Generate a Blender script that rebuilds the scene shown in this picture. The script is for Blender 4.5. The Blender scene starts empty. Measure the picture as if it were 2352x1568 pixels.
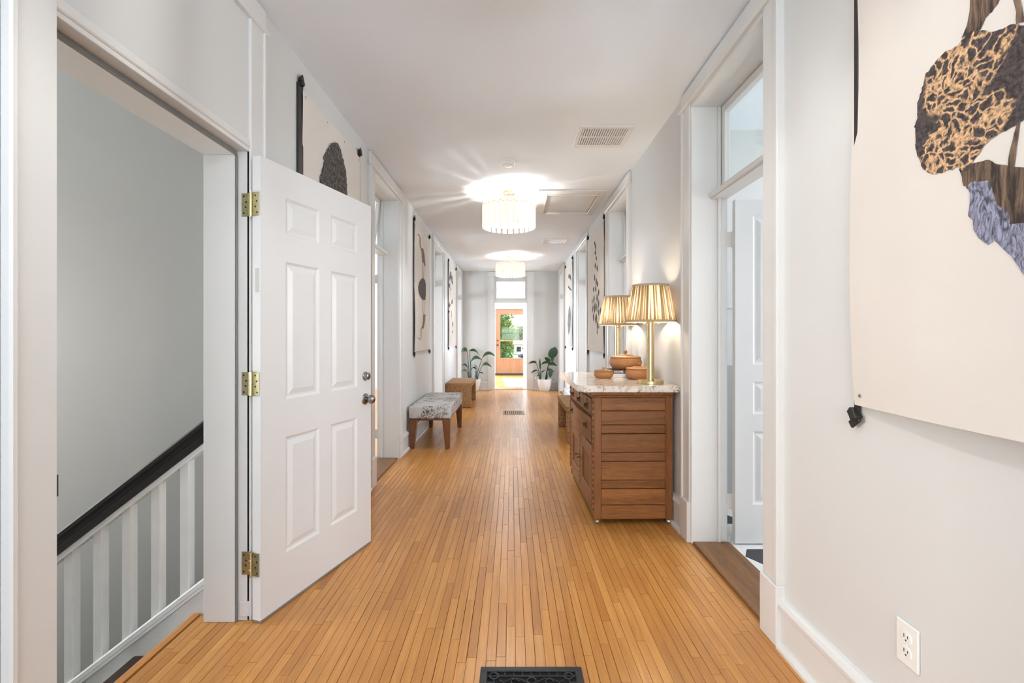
import bpy, bmesh, math, random
from mathutils import Vector, Matrix, Euler

random.seed(7)
PI = math.pi
scene = bpy.context.scene
COL = scene.collection

# ------------------------------------------------------------------ camera
F_PX, W_PX, H_PX = 1060.0, 2352.0, 1568.0
VPX, VPY = 1175.0, 772.0            # vanishing point of the hall
CAM_Z = 1.25
cam_d = bpy.data.cameras.new('camera')
cam_d.sensor_fit = 'HORIZONTAL'; cam_d.sensor_width = 36.0
cam_d.lens = 36.0 * F_PX / W_PX
cam_d.shift_x = -(VPX - W_PX / 2) / W_PX
cam_d.shift_y = (VPY - H_PX / 2) / W_PX
cam_d.clip_start = 0.05; cam_d.clip_end = 500
cam = bpy.data.objects.new('camera', cam_d); COL.objects.link(cam)
cam.location = (0, 0, CAM_Z); cam.rotation_euler = (PI / 2, 0, 0)
scene.camera = cam

# ------------------------------------------------------------------ world, sun, exposure
vs = scene.view_settings
vs.view_transform = 'Standard'; vs.look = 'None'; vs.gamma = 1.0; vs.use_curve_mapping = False
vs.exposure = 0.44
world = bpy.data.worlds.new('world'); scene.world = world
world.use_nodes = True
wn = world.node_tree
sky = wn.nodes.new('ShaderNodeTexSky'); sky.sky_type = 'NISHITA'; sky.sun_disc = False
sky.sun_elevation = math.radians(30); sky.sun_rotation = math.radians(200); sky.air_density = 1.0
sky.dust_density = 1.5
bgn = wn.nodes['Background']; bgn.inputs['Strength'].default_value = 0.22
wn.links.new(sky.outputs[0], bgn.inputs['Color'])
sun_d = bpy.data.lights.new('sun', 'SUN'); sun_d.energy = 4.0; sun_d.angle = math.radians(0.6)
sun_d.color = (1.0, 0.95, 0.86)
sun = bpy.data.objects.new('sun', sun_d); COL.objects.link(sun)
sun.rotation_euler = Vector((0.06, -0.87, -0.49)).to_track_quat('-Z', 'Y').to_euler()

def area(name, loc, direction, sx, sy, power, col=(1, 1, 1)):
    d = bpy.data.lights.new(name, 'AREA'); d.shape = 'RECTANGLE'; d.size = sx; d.size_y = sy
    d.energy = power; d.color = col
    o = bpy.data.objects.new(name, d); COL.objects.link(o); o.location = loc
    o.rotation_euler = Vector(direction).to_track_quat('-Z', 'Z').to_euler()
    return o
DAY = (0.73, 0.86, 1.0)
# daylight as added area lights in unseen windows; front and sides tilted toward ceilings
area('fill_front', (-0.04, -3.12, 1.45), (0, 1, 1.5), 2.0, 1.6, 120, DAY)  # fill behind the camera, tilted up to brighten the ceiling
for yy in (4.75, 7.2, 9.65):
    area('daylight_left', (-5.12, yy, 1.6), (1, 0, 0.45), 1.2, 1.4, 120, DAY)
    area('daylight_right', (5.12, yy, 1.6), (-1, 0, 0.45), 1.2, 1.4, 120, DAY)
area('daylight_bath', (4.12, 2.0, 1.6), (-1, 0, 0), 1.0, 1.3, 75, (0.95, 0.97, 1.0))
area('fill_stair', (-5.12, 1.75, 1.2), (1, 0, 0), 1.2, 1.8, 155, (1.0, 0.98, 0.95))  # added light for the stairwell, set in an unseen window
area('daylight_sunroom_a', (-1.9, 14.98, 1.5), (0, -1, 0), 1.5, 1.8, 450, DAY)
area('daylight_sunroom_b', (1.9, 14.98, 1.5), (0, -1, 0), 1.5, 1.8, 450, DAY)

cy = scene.cycles
cy.max_bounces = 10; cy.diffuse_bounces = 6; cy.glossy_bounces = 4; cy.transparent_max_bounces = 12
cy.transmission_bounces = 6
cy.sample_clamp_indirect = 6.0
cy.caustics_reflective = False; cy.caustics_refractive = False
cy.use_denoising = True

# ------------------------------------------------------------------ geometry of the place
XL, XR = -1.165, 1.095              # hall faces of the side walls
YE = 10.8                           # end wall
YB = -3.0                           # wall behind the camera
HC = 2.77                           # ceiling
WT = 0.17                           # wall thickness
HO = 2.65                           # top of the transom openings

def onwall(px, py, X):
    """pixel -> (y, z) on the vertical plane x = X along the hall"""
    Y = F_PX * X / (px - VPX)
    return Y, CAM_Z - (py - VPY) * Y / F_PX

# ------------------------------------------------------------------ material helpers
MATS = {}
def new_mat(name):
    m = bpy.data.materials.new(name); m.use_nodes = True
    MATS[name] = m
    nt = m.node_tree
    return m, nt, nt.nodes['Principled BSDF']
def N(nt, t, **kw):
    n = nt.nodes.new(t)
    for k, v in kw.items(): setattr(n, k, v)
    return n
def ramp(nt, stops):
    r = nt.nodes.new('ShaderNodeValToRGB')
    e = r.color_ramp.elements
    while len(e) < len(stops): e.new(0.5)
    for i, (p, c) in enumerate(stops):
        e[i].position = p; e[i].color = (*c, 1) if len(c) == 3 else c
    return r
def coords(nt, scale=(1, 1, 1), kind='Object'):
    tc = N(nt, 'ShaderNodeTexCoord'); mp = N(nt, 'ShaderNodeMapping')
    mp.inputs['Scale'].default_value = scale
    nt.links.new(tc.outputs[kind], mp.inputs['Vector'])
    return mp
def noise(nt, vec, scale=5, detail=4, rough=0.55, dist=0.0):
    n = N(nt, 'ShaderNodeTexNoise')
    n.inputs['Scale'].default_value = scale; n.inputs['Detail'].default_value = detail
    n.inputs['Roughness'].default_value = rough; n.inputs['Distortion'].default_value = dist
    nt.links.new(vec.outputs[0], n.inputs['Vector'])
    return n
def bump(nt, b, src, strength=0.2, dist=0.002):
    n = N(nt, 'ShaderNodeBump'); n.inputs['Strength'].default_value = strength
    n.inputs['Distance'].default_value = dist
    nt.links.new(src, n.inputs['Height']); nt.links.new(n.outputs[0], b.inputs['Normal'])
def plain(name, col, rough=0.5, metal=0.0, var=0.0, nscale=8, bmp=0.0, bscale=60, spec=None):
    m, nt, b = new_mat(name)
    b.inputs['Base Color'].default_value = (*col, 1)
    b.inputs['Roughness'].default_value = rough; b.inputs['Metallic'].default_value = metal
    if spec is not None: b.inputs['Specular IOR Level'].default_value = spec
    mp = coords(nt)
    if var:
        n = noise(nt, mp, nscale, 4)
        r = ramp(nt, [(0.3, tuple(c * (1 - var) for c in col)), (0.7, tuple(min(1, c * (1 + var)) for c in col))])
        nt.links.new(n.outputs[0], r.inputs[0]); nt.links.new(r.outputs[0], b.inputs['Base Color'])
    if bmp:
        n2 = noise(nt, mp, bscale, 3); bump(nt, b, n2.outputs[0], bmp, 0.001)
    return m
def wood(name, c1, c2, axis='y', rough=0.4, fine=70, tone=0.25, bmp=0.12, stretch=0.05):
    m, nt, b = new_mat(name)
    s = [1, 1, 1]; s['xyz'.index(axis)] = stretch
    mp = coords(nt, s)
    oi = N(nt, 'ShaderNodeObjectInfo')
    add = N(nt, 'ShaderNodeVectorMath', operation='ADD')
    sc_ = N(nt, 'ShaderNodeVectorMath', operation='SCALE'); sc_.inputs[0].default_value = (13, 7, 19)
    nt.links.new(oi.outputs['Random'], sc_.inputs['Scale'])
    nt.links.new(mp.outputs[0], add.inputs[0]); nt.links.new(sc_.outputs[0], add.inputs[1])
    n1 = noise(nt, add, 14, 5, 0.6, 0.8); n2 = noise(nt, add, fine * 4, 4, 0.6)
    mx = N(nt, 'ShaderNodeMath', operation='ADD'); h = N(nt, 'ShaderNodeMath', operation='MULTIPLY'); h.inputs[1].default_value = 0.5
    nt.links.new(n1.outputs[0], mx.inputs[0]); nt.links.new(n2.outputs[0], mx.inputs[1]); nt.links.new(mx.outputs[0], h.inputs[0])
    r = ramp(nt, [(0.36, c1), (0.64, c2)])
    nt.links.new(h.outputs[0], r.inputs[0])
    mr = N(nt, 'ShaderNodeMapRange'); mr.inputs['To Min'].default_value = 1 - tone; mr.inputs['To Max'].default_value = 1 + tone
    nt.links.new(oi.outputs['Random'], mr.inputs[0])
    mul = N(nt, 'ShaderNodeVectorMath', operation='SCALE')
    nt.links.new(r.outputs[0], mul.inputs[0]); nt.links.new(mr.outputs[0], mul.inputs['Scale'])
    nt.links.new(mul.outputs[0], b.inputs['Base Color'])
    b.inputs['Roughness'].default_value = rough
    bump(nt, b, h.outputs[0], bmp, 0.001)
    return m

# ------------------------------------------------------------------ materials
WALL = plain('wall_paint', (0.66, 0.665, 0.655), 0.55, var=0.015, nscale=1.5, bmp=0.05, bscale=220)
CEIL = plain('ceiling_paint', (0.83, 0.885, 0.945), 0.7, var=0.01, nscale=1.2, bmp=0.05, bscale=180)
TRIM = plain('trim_paint', (0.71, 0.71, 0.695), 0.32, var=0.01, nscale=4, bmp=0.04, bscale=60)
DOORW = plain('door_paint', (0.70, 0.705, 0.705), 0.35, var=0.01, nscale=3)
GREYW = plain('grey_wall_paint', (0.38, 0.38, 0.365), 0.6, var=0.03, nscale=1.5, bmp=0.06, bscale=150)
STAIRW = plain('stair_white_paint', (0.76, 0.77, 0.76), 0.28, var=0.03, nscale=12, bmp=0.12, bscale=40)
RAILB = plain('rail_black_paint', (0.012, 0.010, 0.010), 0.28, var=0.2, nscale=20)
TREAD = plain('tread_brown', (0.035, 0.018, 0.012), 0.4, var=0.2)
SUBF = plain('subfloor', (0.035, 0.014, 0.004), 0.8)
PLAINF = wood('room_floor_wood', (0.46, 0.21, 0.065), (0.56, 0.28, 0.09), 'y', 0.35)
BRASS = plain('brass', (0.66, 0.52, 0.29), 0.27, 1.0, var=0.06, nscale=30)
BRASSH = plain('hinge_brass', (0.62, 0.56, 0.33), 0.3, 1.0, var=0.15, nscale=60)
NICKEL = plain('aged_nickel', (0.30, 0.28, 0.26), 0.26, 1.0, var=0.1, nscale=60)
CHROME = plain('chrome', (0.75, 0.75, 0.75), 0.15, 1.0)
DARKH = plain('screw_dark', (0.05, 0.045, 0.03), 0.4, 0.6)
SEAL = plain('door_sweep_grey', (0.20, 0.20, 0.19), 0.6)
IRON = plain('cast_iron', (0.022, 0.024, 0.027), 0.42, 0.3, var=0.25, nscale=40, bmp=0.1, bscale=120)
REG_SHADE = plain('register_shade_black', (0.004, 0.004, 0.004), 0.9)  # near-black stands for the shade inside the floor registers
PLAST = plain('white_plastic', (0.82, 0.82, 0.80), 0.3)
SLOT = plain('slot_dark', (0.03, 0.03, 0.03), 0.6)
VENTW = plain('vent_white', (0.80, 0.80, 0.80), 0.35)
VENT_SHADE = plain('vent_shade', (0.12, 0.12, 0.12), 0.8)  # dark grey stands for the shade behind the ceiling fins
LEATHER = plain('black_leather', (0.016, 0.014, 0.013), 0.45, var=0.3, nscale=40, bmp=0.2, bscale=150)
CANVAS = plain('canvas_cream', (0.71, 0.665, 0.615), 0.85, var=0.02, nscale=3, bmp=0.08, bscale=400)
RIVET = plain('rivet_grey', (0.35, 0.34, 0.32), 0.35, 0.8)
TILEW = plain('tile_white', (0.78, 0.78, 0.77), 0.25, var=0.03, nscale=6)
TILEK = plain('tile_black', (0.02, 0.022, 0.026), 0.3)
GROUT = plain('grout', (0.45, 0.45, 0.44), 0.8)
THRESH = wood('threshold_oak', (0.11, 0.05, 0.018), (0.26, 0.125, 0.045), 'y', 0.5, tone=0.05)
OAKX = wood('dresser_oak_side', (0.115, 0.040, 0.011), (0.31, 0.125, 0.036), 'x', 0.4, fine=55, tone=0.2)
OAKY = wood('dresser_oak_front', (0.14, 0.050, 0.013), (0.33, 0.135, 0.040), 'y', 0.36, fine=55, tone=0.12)
OAKZ = wood('dresser_oak_post', (0.11, 0.038, 0.011), (0.27, 0.105, 0.032), 'z', 0.4, fine=55, tone=0.1)
LEGW = wood('walnut_leg', (0.10, 0.032, 0.012), (0.22, 0.08, 0.03), 'z', 0.35, tone=0.1)
PULL = plain('antique_brass_pull', (0.10, 0.065, 0.035), 0.4, 0.9, var=0.3, nscale=90)
PAGE = plain('book_pages', (0.75, 0.73, 0.68), 0.8)
BOOKD = plain('book_cover_dark', (0.075, 0.05, 0.05), 0.5)
BOOKW = plain('book_cover_white', (0.72, 0.71, 0.70), 0.5)
INKW = plain('ink_white', (0.85, 0.85, 0.83), 0.6)
POT = plain('pot_white', (0.80, 0.80, 0.79), 0.55, var=0.03, nscale=15)
SOIL = plain('soil', (0.03, 0.02, 0.012), 0.9)
STEMG = plain('stem_green', (0.035, 0.075, 0.035), 0.5)
FIR = wood('fir_door', (0.25, 0.115, 0.052), (0.35, 0.185, 0.092), 'z', 0.28, tone=0.05)
BRONZE = plain('bronze_lock', (0.10, 0.07, 0.055), 0.35, 0.9)
DECK = wood('deck_wood', (0.42, 0.28, 0.15), (0.58, 0.42, 0.24), 'x', 0.6)
CEDAR = wood('cedar_rail', (0.55, 0.30, 0.11), (0.70, 0.42, 0.18), 'x', 0.5)
CABLE = plain('steel_cable', (0.6, 0.6, 0.6), 0.35, 0.8)
BARK = plain('bark', (0.10, 0.07, 0.045), 0.9, var=0.3, nscale=10)
GRASS = plain('lawn', (0.22, 0.36, 0.10), 0.9, var=0.3, nscale=2)
SIDING = plain('white_siding', (0.80, 0.80, 0.80), 0.6)
ROOFG = plain('grey_roof', (0.30, 0.31, 0.33), 0.8, var=0.15, nscale=6)
CARB = plain('car_blue', (0.10, 0.13, 0.22), 0.25)
CARG = plain('car_glass', (0.03, 0.035, 0.045), 0.08)
TYRE = plain('tyre', (0.02, 0.02, 0.02), 0.8)

def floor_wood():
    m, nt, b = new_mat('maple_strip_floor')
    geo = N(nt, 'ShaderNodeNewGeometry'); oi = N(nt, 'ShaderNodeObjectInfo')
    ad = N(nt, 'ShaderNodeMath', operation='ADD'); fr = N(nt, 'ShaderNodeMath', operation='FRACT')
    nt.links.new(geo.outputs['Random Per Island'], ad.inputs[0]); nt.links.new(oi.outputs['Random'], ad.inputs[1])
    nt.links.new(ad.outputs[0], fr.inputs[0])
    mp = coords(nt, (1, 0.045, 1))
    of = N(nt, 'ShaderNodeVectorMath', operation='SCALE'); of.inputs[0].default_value = (31, 17, 5)
    nt.links.new(fr.outputs[0], of.inputs['Scale'])
    add = N(nt, 'ShaderNodeVectorMath', operation='ADD')
    nt.links.new(mp.outputs[0], add.inputs[0]); nt.links.new(of.outputs[0], add.inputs[1])
    tone = ramp(nt, [(0.0, (0.45, 0.185, 0.042)), (0.12, (0.52, 0.23, 0.056)), (0.6, (0.575, 0.265, 0.068)), (0.88, (0.63, 0.305, 0.086)), (1.0, (0.54, 0.24, 0.060))])
    nt.links.new(fr.outputs[0], tone.inputs[0])
    n1 = noise(nt, add, 40, 5, 0.6, 1.0); n2 = noise(nt, add, 260, 3, 0.5)
    mp2 = coords(nt, (1, 1, 1)); n3 = noise(nt, mp2, 2.2, 3, 0.6)
    g = ramp(nt, [(0.3, (0.80, 0.78, 0.74)), (0.7, (1.12, 1.12, 1.12))]); nt.links.new(n1.outputs[0], g.inputs[0])
    g2 = ramp(nt, [(0.35, (0.93, 0.92, 0.90)), (0.65, (1.04, 1.04, 1.04))]); nt.links.new(n2.outputs[0], g2.inputs[0])
    g3 = ramp(nt, [(0.3, (0.93, 0.91, 0.88)), (0.7, (1.05, 1.06, 1.07))]); nt.links.new(n3.outputs[0], g3.inputs[0])
    cur = tone.outputs[0]
    for x in (g, g2, g3):
        mu = N(nt, 'ShaderNodeVectorMath', operation='MULTIPLY')
        nt.links.new(cur, mu.inputs[0]); nt.links.new(x.outputs[0], mu.inputs[1]); cur = mu.outputs[0]
    nt.links.new(cur, b.inputs['Base Color'])
    rr = N(nt, 'ShaderNodeMapRange'); rr.inputs['To Min'].default_value = 0.277; rr.inputs['To Max'].default_value = 0.30
    nt.links.new(n3.outputs[0], rr.inputs[0]); nt.links.new(rr.outputs[0], b.inputs['Roughness'])
    b.inputs['Specular IOR Level'].default_value = 0.62
    return m
MAPLE = floor_wood()

def granite():
    m, nt, b = new_mat('granite_top')
    mp = coords(nt)
    n1 = noise(nt, mp, 9, 6, 0.65, 1.2); n2 = noise(nt, mp, 34, 5, 0.7, 0.6); n3 = noise(nt, mp, 16, 5, 0.75, 1.5)
    base = ramp(nt, [(0.32, (0.55, 0.40, 0.27)), (0.45, (0.78, 0.70, 0.60)), (0.6, (0.82, 0.79, 0.75)), (0.75, (0.60, 0.58, 0.58))])
    nt.links.new(n1.outputs[0], base.inputs[0])
    k = ramp(nt, [(0.33, (1, 1, 1)), (0.40, (0, 0, 0))]); nt.links.new(n2.outputs[0], k.inputs[0])
    k2 = ramp(nt, [(0.33, (1, 1, 1)), (0.42, (0, 0, 0))]); nt.links.new(n3.outputs[0], k2.inputs[0])
    mx = N(nt, 'ShaderNodeMix', data_type='RGBA'); mx.inputs[7].default_value = (0.035, 0.033, 0.036, 1)
    nt.links.new(k.outputs[0], mx.inputs[0]); nt.links.new(base.outputs[0], mx.inputs[6])
    mx2 = N(nt, 'ShaderNodeMix', data_type='RGBA'); mx2.inputs[7].default_value = (0.10, 0.085, 0.08, 1)
    nt.links.new(k2.outputs[0], mx2.inputs[0]); nt.links.new(mx.outputs[2], mx2.inputs[6])
    nt.links.new(mx2.outputs[2], b.inputs['Base Color'])
    b.inputs['Roughness'].default_value = 0.1
    return m
GRANITE = granite()

def scribble_fabric():
    m, nt, b = new_mat('script_print_fabric')
    mp = coords(nt)
    base = noise(nt, mp, 260, 2); br = ramp(nt, [(0.3, (0.50, 0.495, 0.49)), (0.7, (0.66, 0.655, 0.645))]); nt.links.new(base.outputs[0], br.inputs[0])
    cur = br.outputs[0]
    for sc_, lo, hi, col in ((9, 0.485, 0.515, (0.07, 0.065, 0.065)), (22, 0.48, 0.52, (0.16, 0.155, 0.15))):
        n = noise(nt, mp, sc_, 3, 0.5, 1.6)
        r = ramp(nt, [(lo - 0.02, (0, 0, 0)), (lo, (1, 1, 1)), (hi, (1, 1, 1)), (hi + 0.02, (0, 0, 0))]); nt.links.new(n.outputs[0], r.inputs[0])
        g = noise(nt, mp, 5, 2); gr = ramp(nt, [(0.48, (0, 0, 0)), (0.56, (1, 1, 1))]); nt.links.new(g.outputs[0], gr.inputs[0])
        mu = N(nt, 'ShaderNodeMath', operation='MULTIPLY'); nt.links.new(r.outputs[0], mu.inputs[0]); nt.links.new(gr.outputs[0], mu.inputs[1])
        mx = N(nt, 'ShaderNodeMix', data_type='RGBA'); mx.inputs[7].default_value = (*col, 1)
        nt.links.new(mu.outputs[0], mx.inputs[0]); nt.links.new(cur, mx.inputs[6]); cur = mx.outputs[2]
    nt.links.new(cur, b.inputs['Base Color']); b.inputs['Roughness'].default_value = 0.9
    bump(nt, b, base.outputs[0], 0.2, 0.001)
    return m
FABRIC = scribble_fabric()

def weave(name, c1, c2, rows, strands, rough=0.8, strength=0.8, dist=0.006, rw=0.45):
    """rows of twisted strands: rows = rows per metre, strands = strands per metre"""
    m, nt, b = new_mat(name)
    mp = coords(nt, (1, 1, 1))
    w = N(nt, 'ShaderNodeTexWave', wave_type='BANDS', bands_direction='Z'); w.inputs['Scale'].default_value = rows * 0.314; w.inputs['Distortion'].default_value = 1.5; w.inputs['Detail'].default_value = 2; w.inputs['Detail Scale'].default_value = 3
    nt.links.new(mp.outputs[0], w.inputs[0])
    n = noise(nt, mp, strands, 3, 0.6, 0.5); n2 = noise(nt, mp, strands * 0.25, 3)
    a = N(nt, 'ShaderNodeMath', operation='MULTIPLY_ADD'); a.inputs[1].default_value = rw; nt.links.new(w.outputs['Fac'], a.inputs[0]); nt.links.new(n.outputs[0], a.inputs[2])
    a2 = N(nt, 'ShaderNodeMath', operation='MULTIPLY_ADD'); a2.inputs[1].default_value = 0.3; nt.links.new(n2.outputs[0], a2.inputs[0]); nt.links.new(a.outputs[0], a2.inputs[2])
    h = N(nt, 'ShaderNodeMath', operation='MULTIPLY'); h.inputs[1].default_value = 0.6; nt.links.new(a2.outputs[0], h.inputs[0])
    r = ramp(nt, [(0.32, c1), (0.66, c2)]); nt.links.new(h.outputs[0], r.inputs[0])
    nt.links.new(r.outputs[0], b.inputs['Base Color']); b.inputs['Roughness'].default_value = rough
    bump(nt, b, h.outputs[0], strength, dist)
    return m
SEAGRASS = weave('seagrass_braid', (0.12, 0.048, 0.015), (0.62, 0.36, 0.165), 62, 120, rw=0.24)
WICKER = weave('basket_weave', (0.20, 0.075, 0.022), (0.46, 0.21, 0.08), 210, 240, 0.6, 0.6, 0.002)
LIDW = wood('basket_lid_wood', (0.28, 0.11, 0.035), (0.44, 0.20, 0.075), 'x', 0.4, tone=0.2)

def shade_mat():
    m, nt, b = new_mat('pleated_linen')
    uv = N(nt, 'ShaderNodeUVMap'); mp = N(nt, 'ShaderNodeMapping'); mp.inputs['Scale'].default_value = (80, 0.5, 1)
    nt.links.new(uv.outputs[0], mp.inputs['Vector'])
    n = noise(nt, mp, 1.0, 2, 0.5)
    mp2 = N(nt, 'ShaderNodeMapping'); mp2.inputs['Scale'].default_value = (420, 160, 1); nt.links.new(uv.outputs[0], mp2.inputs['Vector'])
    n2 = noise(nt, mp2, 1.0, 2)
    mp3 = N(nt, 'ShaderNodeMapping'); mp3.inputs['Scale'].default_value = (5, 0.3, 1); nt.links.new(uv.outputs[0], mp3.inputs['Vector'])
    n3 = noise(nt, mp3, 1.0, 1)
    a1 = N(nt, 'ShaderNodeMath', operation='MULTIPLY_ADD'); a1.inputs[1].default_value = 0.22
    nt.links.new(n2.outputs[0], a1.inputs[0]); nt.links.new(n.outputs[0], a1.inputs[2])
    a2 = N(nt, 'ShaderNodeMath', operation='MULTIPLY_ADD'); a2.inputs[1].default_value = 0.35
    nt.links.new(n3.outputs[0], a2.inputs[0]); nt.links.new(a1.outputs[0], a2.inputs[2])
    r = ramp(nt, [(0.62, (0.030, 0.019, 0.010)), (0.76, (0.085, 0.058, 0.034)), (0.90, (0.42, 0.35, 0.25))])
    nt.links.new(a2.outputs[0], r.inputs[0])
    d = N(nt, 'ShaderNodeBsdfDiffuse'); t = N(nt, 'ShaderNodeBsdfTranslucent'); mx = N(nt, 'ShaderNodeMixShader'); mx.inputs[0].default_value = 0.55
    d.inputs['Color'].default_value = (0.44, 0.33, 0.22, 1)
    nt.links.new(r.outputs[0], t.inputs['Color'])
    nt.links.new(d.outputs[0], mx.inputs[1]); nt.links.new(t.outputs[0], mx.inputs[2])
    nt.links.new(mx.outputs[0], nt.nodes['Material Output'].inputs['Surface'])
    return m
SHADE = shade_mat()
SHADETRIM = plain('linen_tape', (0.46, 0.36, 0.26), 0.9)

def alabaster():
    m, nt, b = new_mat('alabaster')
    mp = coords(nt); n = noise(nt, mp, 18, 5, 0.7, 1.0)
    r = ramp(nt, [(0.27, (0.60, 0.42, 0.22)), (0.36, (0.90, 0.84, 0.74)), (0.6, (0.94, 0.91, 0.86))]); nt.links.new(n.outputs[0], r.inputs[0])
    d = N(nt, 'ShaderNodeBsdfDiffuse'); t = N(nt, 'ShaderNodeBsdfTranslucent'); mx = N(nt, 'ShaderNodeMixShader'); mx.inputs[0].default_value = 0.33
    nt.links.new(r.outputs[0], d.inputs['Color']); nt.links.new(r.outputs[0], t.inputs['Color'])
    nt.links.new(d.outputs[0], mx.inputs[1]); nt.links.new(t.outputs[0], mx.inputs[2])
    e = N(nt, 'ShaderNodeEmission'); e.inputs['Strength'].default_value = 0.22
    nt.links.new(r.outputs[0], e.inputs['Color'])
    ad = N(nt, 'ShaderNodeAddShader'); nt.links.new(mx.outputs[0], ad.inputs[0]); nt.links.new(e.outputs[0], ad.inputs[1])
    nt.links.new(ad.outputs[0], nt.nodes['Material Output'].inputs['Surface'])
    return m
ALAB = alabaster()
def emit(name, col, s):
    m, nt, b = new_mat(name)
    b.inputs['Emission Color'].default_value = (*col, 1); b.inputs['Emission Strength'].default_value = s
    b.inputs['Base Color'].default_value = (*col, 1)
    return m
BULB = emit('bulb_glow', (1.0, 0.85, 0.6), 6)
BULBT = emit('table_bulb_glow', (1.0, 0.82, 0.59), 120)

def glass(name, refl):
    m, nt, b = new_mat(name)
    t = N(nt, 'ShaderNodeBsdfTransparent'); t.inputs['Color'].default_value = (0.96, 0.98, 0.97, 1)
    g = N(nt, 'ShaderNodeBsdfGlossy'); g.inputs['Roughness'].default_value = 0.02
    mx = N(nt, 'ShaderNodeMixShader'); mx.inputs[0].default_value = refl
    nt.links.new(t.outputs[0], mx.inputs[1]); nt.links.new(g.outputs[0], mx.inputs[2])
    nt.links.new(mx.outputs[0], nt.nodes['Material Output'].inputs['Surface'])
    return m
GLASS = glass('window_glass', 0.05)
GLASSD = glass('door_pane_glass', 0.012)

def leafmat(name, c1, c2, rough=0.4, trans=0.0):
    m, nt, b = new_mat(name)
    geo = N(nt, 'ShaderNodeNewGeometry'); oi = N(nt, 'ShaderNodeObjectInfo')
    ad = N(nt, 'ShaderNodeMath', operation='ADD'); fr = N(nt, 'ShaderNodeMath', operation='FRACT')
    nt.links.new(geo.outputs['Random Per Island'], ad.inputs[0]); nt.links.new(oi.outputs['Random'], ad.inputs[1]); nt.links.new(ad.outputs[0], fr.inputs[0])
    r = ramp(nt, [(0.0, c1), (1.0, c2)]); nt.links.new(fr.outputs[0], r.inputs[0])
    nt.links.new(r.outputs[0], b.inputs['Base Color']); b.inputs['Roughness'].default_value = rough
    if trans:
        t = N(nt, 'ShaderNodeBsdfTranslucent'); nt.links.new(r.outputs[0], t.inputs['Color'])
        mx = N(nt, 'ShaderNodeMixShader'); mx.inputs[0].default_value = trans
        nt.links.new(b.outputs[0], mx.inputs[1]); nt.links.new(t.outputs[0], mx.inputs[2])
        nt.links.new(mx.outputs[0], nt.nodes['Material Output'].inputs['Surface'])
    return m
LEAF = leafmat('plant_leaf', (0.018, 0.050, 0.022), (0.040, 0.090, 0.034), 0.35)
FOLI = leafmat('tree_leaf', (0.13, 0.30, 0.04), (0.34, 0.55, 0.12), 0.6, 0.4)
FOLI_HAZE = leafmat('hazed_tree_leaf', (0.40, 0.50, 0.30), (0.60, 0.68, 0.46), 0.7, 0.3)  # haze of distance mixed into the leaf colours

def inkmat(name, c1, c2, scale, sc=8, lo=0.4, hi=0.6, dist=0.5):
    m, nt, b = new_mat(name)
    mp = coords(nt, scale); n = noise(nt, mp, sc, 6, 0.65, dist)
    r = ramp(nt, [(lo, c1), (hi, c2)]); nt.links.new(n.outputs[0], r.inputs[0])
    nt.links.new(r.outputs[0], b.inputs['Base Color']); b.inputs['Roughness'].default_value = 0.85
    return m
INK = inkmat('print_ink_dark', (0.045, 0.042, 0.045), (0.10, 0.092, 0.09), (1, 1, 1), 20)
INKG = inkmat('print_ink_grey', (0.08, 0.07, 0.065), (0.26, 0.22, 0.20), (1, 3, 1), 16)
INKL = inkmat('print_ink_leaf', (0.06, 0.048, 0.045), (0.15, 0.125, 0.115), (1, 1, 1), 20)
INKT = inkmat('print_ink_tan', (0.22, 0.15, 0.11), (0.38, 0.28, 0.21), (1, 1, 1), 30)
FUR = inkmat('print_fur', (0.016, 0.013, 0.012), (0.36, 0.32, 0.30), (1, 6, 1.6), 22, 0.45, 0.80, 0.6)
BLUEF = inkmat('print_blue_feather', (0.05, 0.05, 0.065), (0.33, 0.34, 0.47), (1, 3.0, 1.0), 22, 0.38, 0.60, 2.2)
BROWNT = inkmat('print_brown_trunk', (0.03, 0.02, 0.017), (0.30, 0.20, 0.13), (1, 7, 1), 10, 0.42, 0.75, 0.4)
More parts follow.
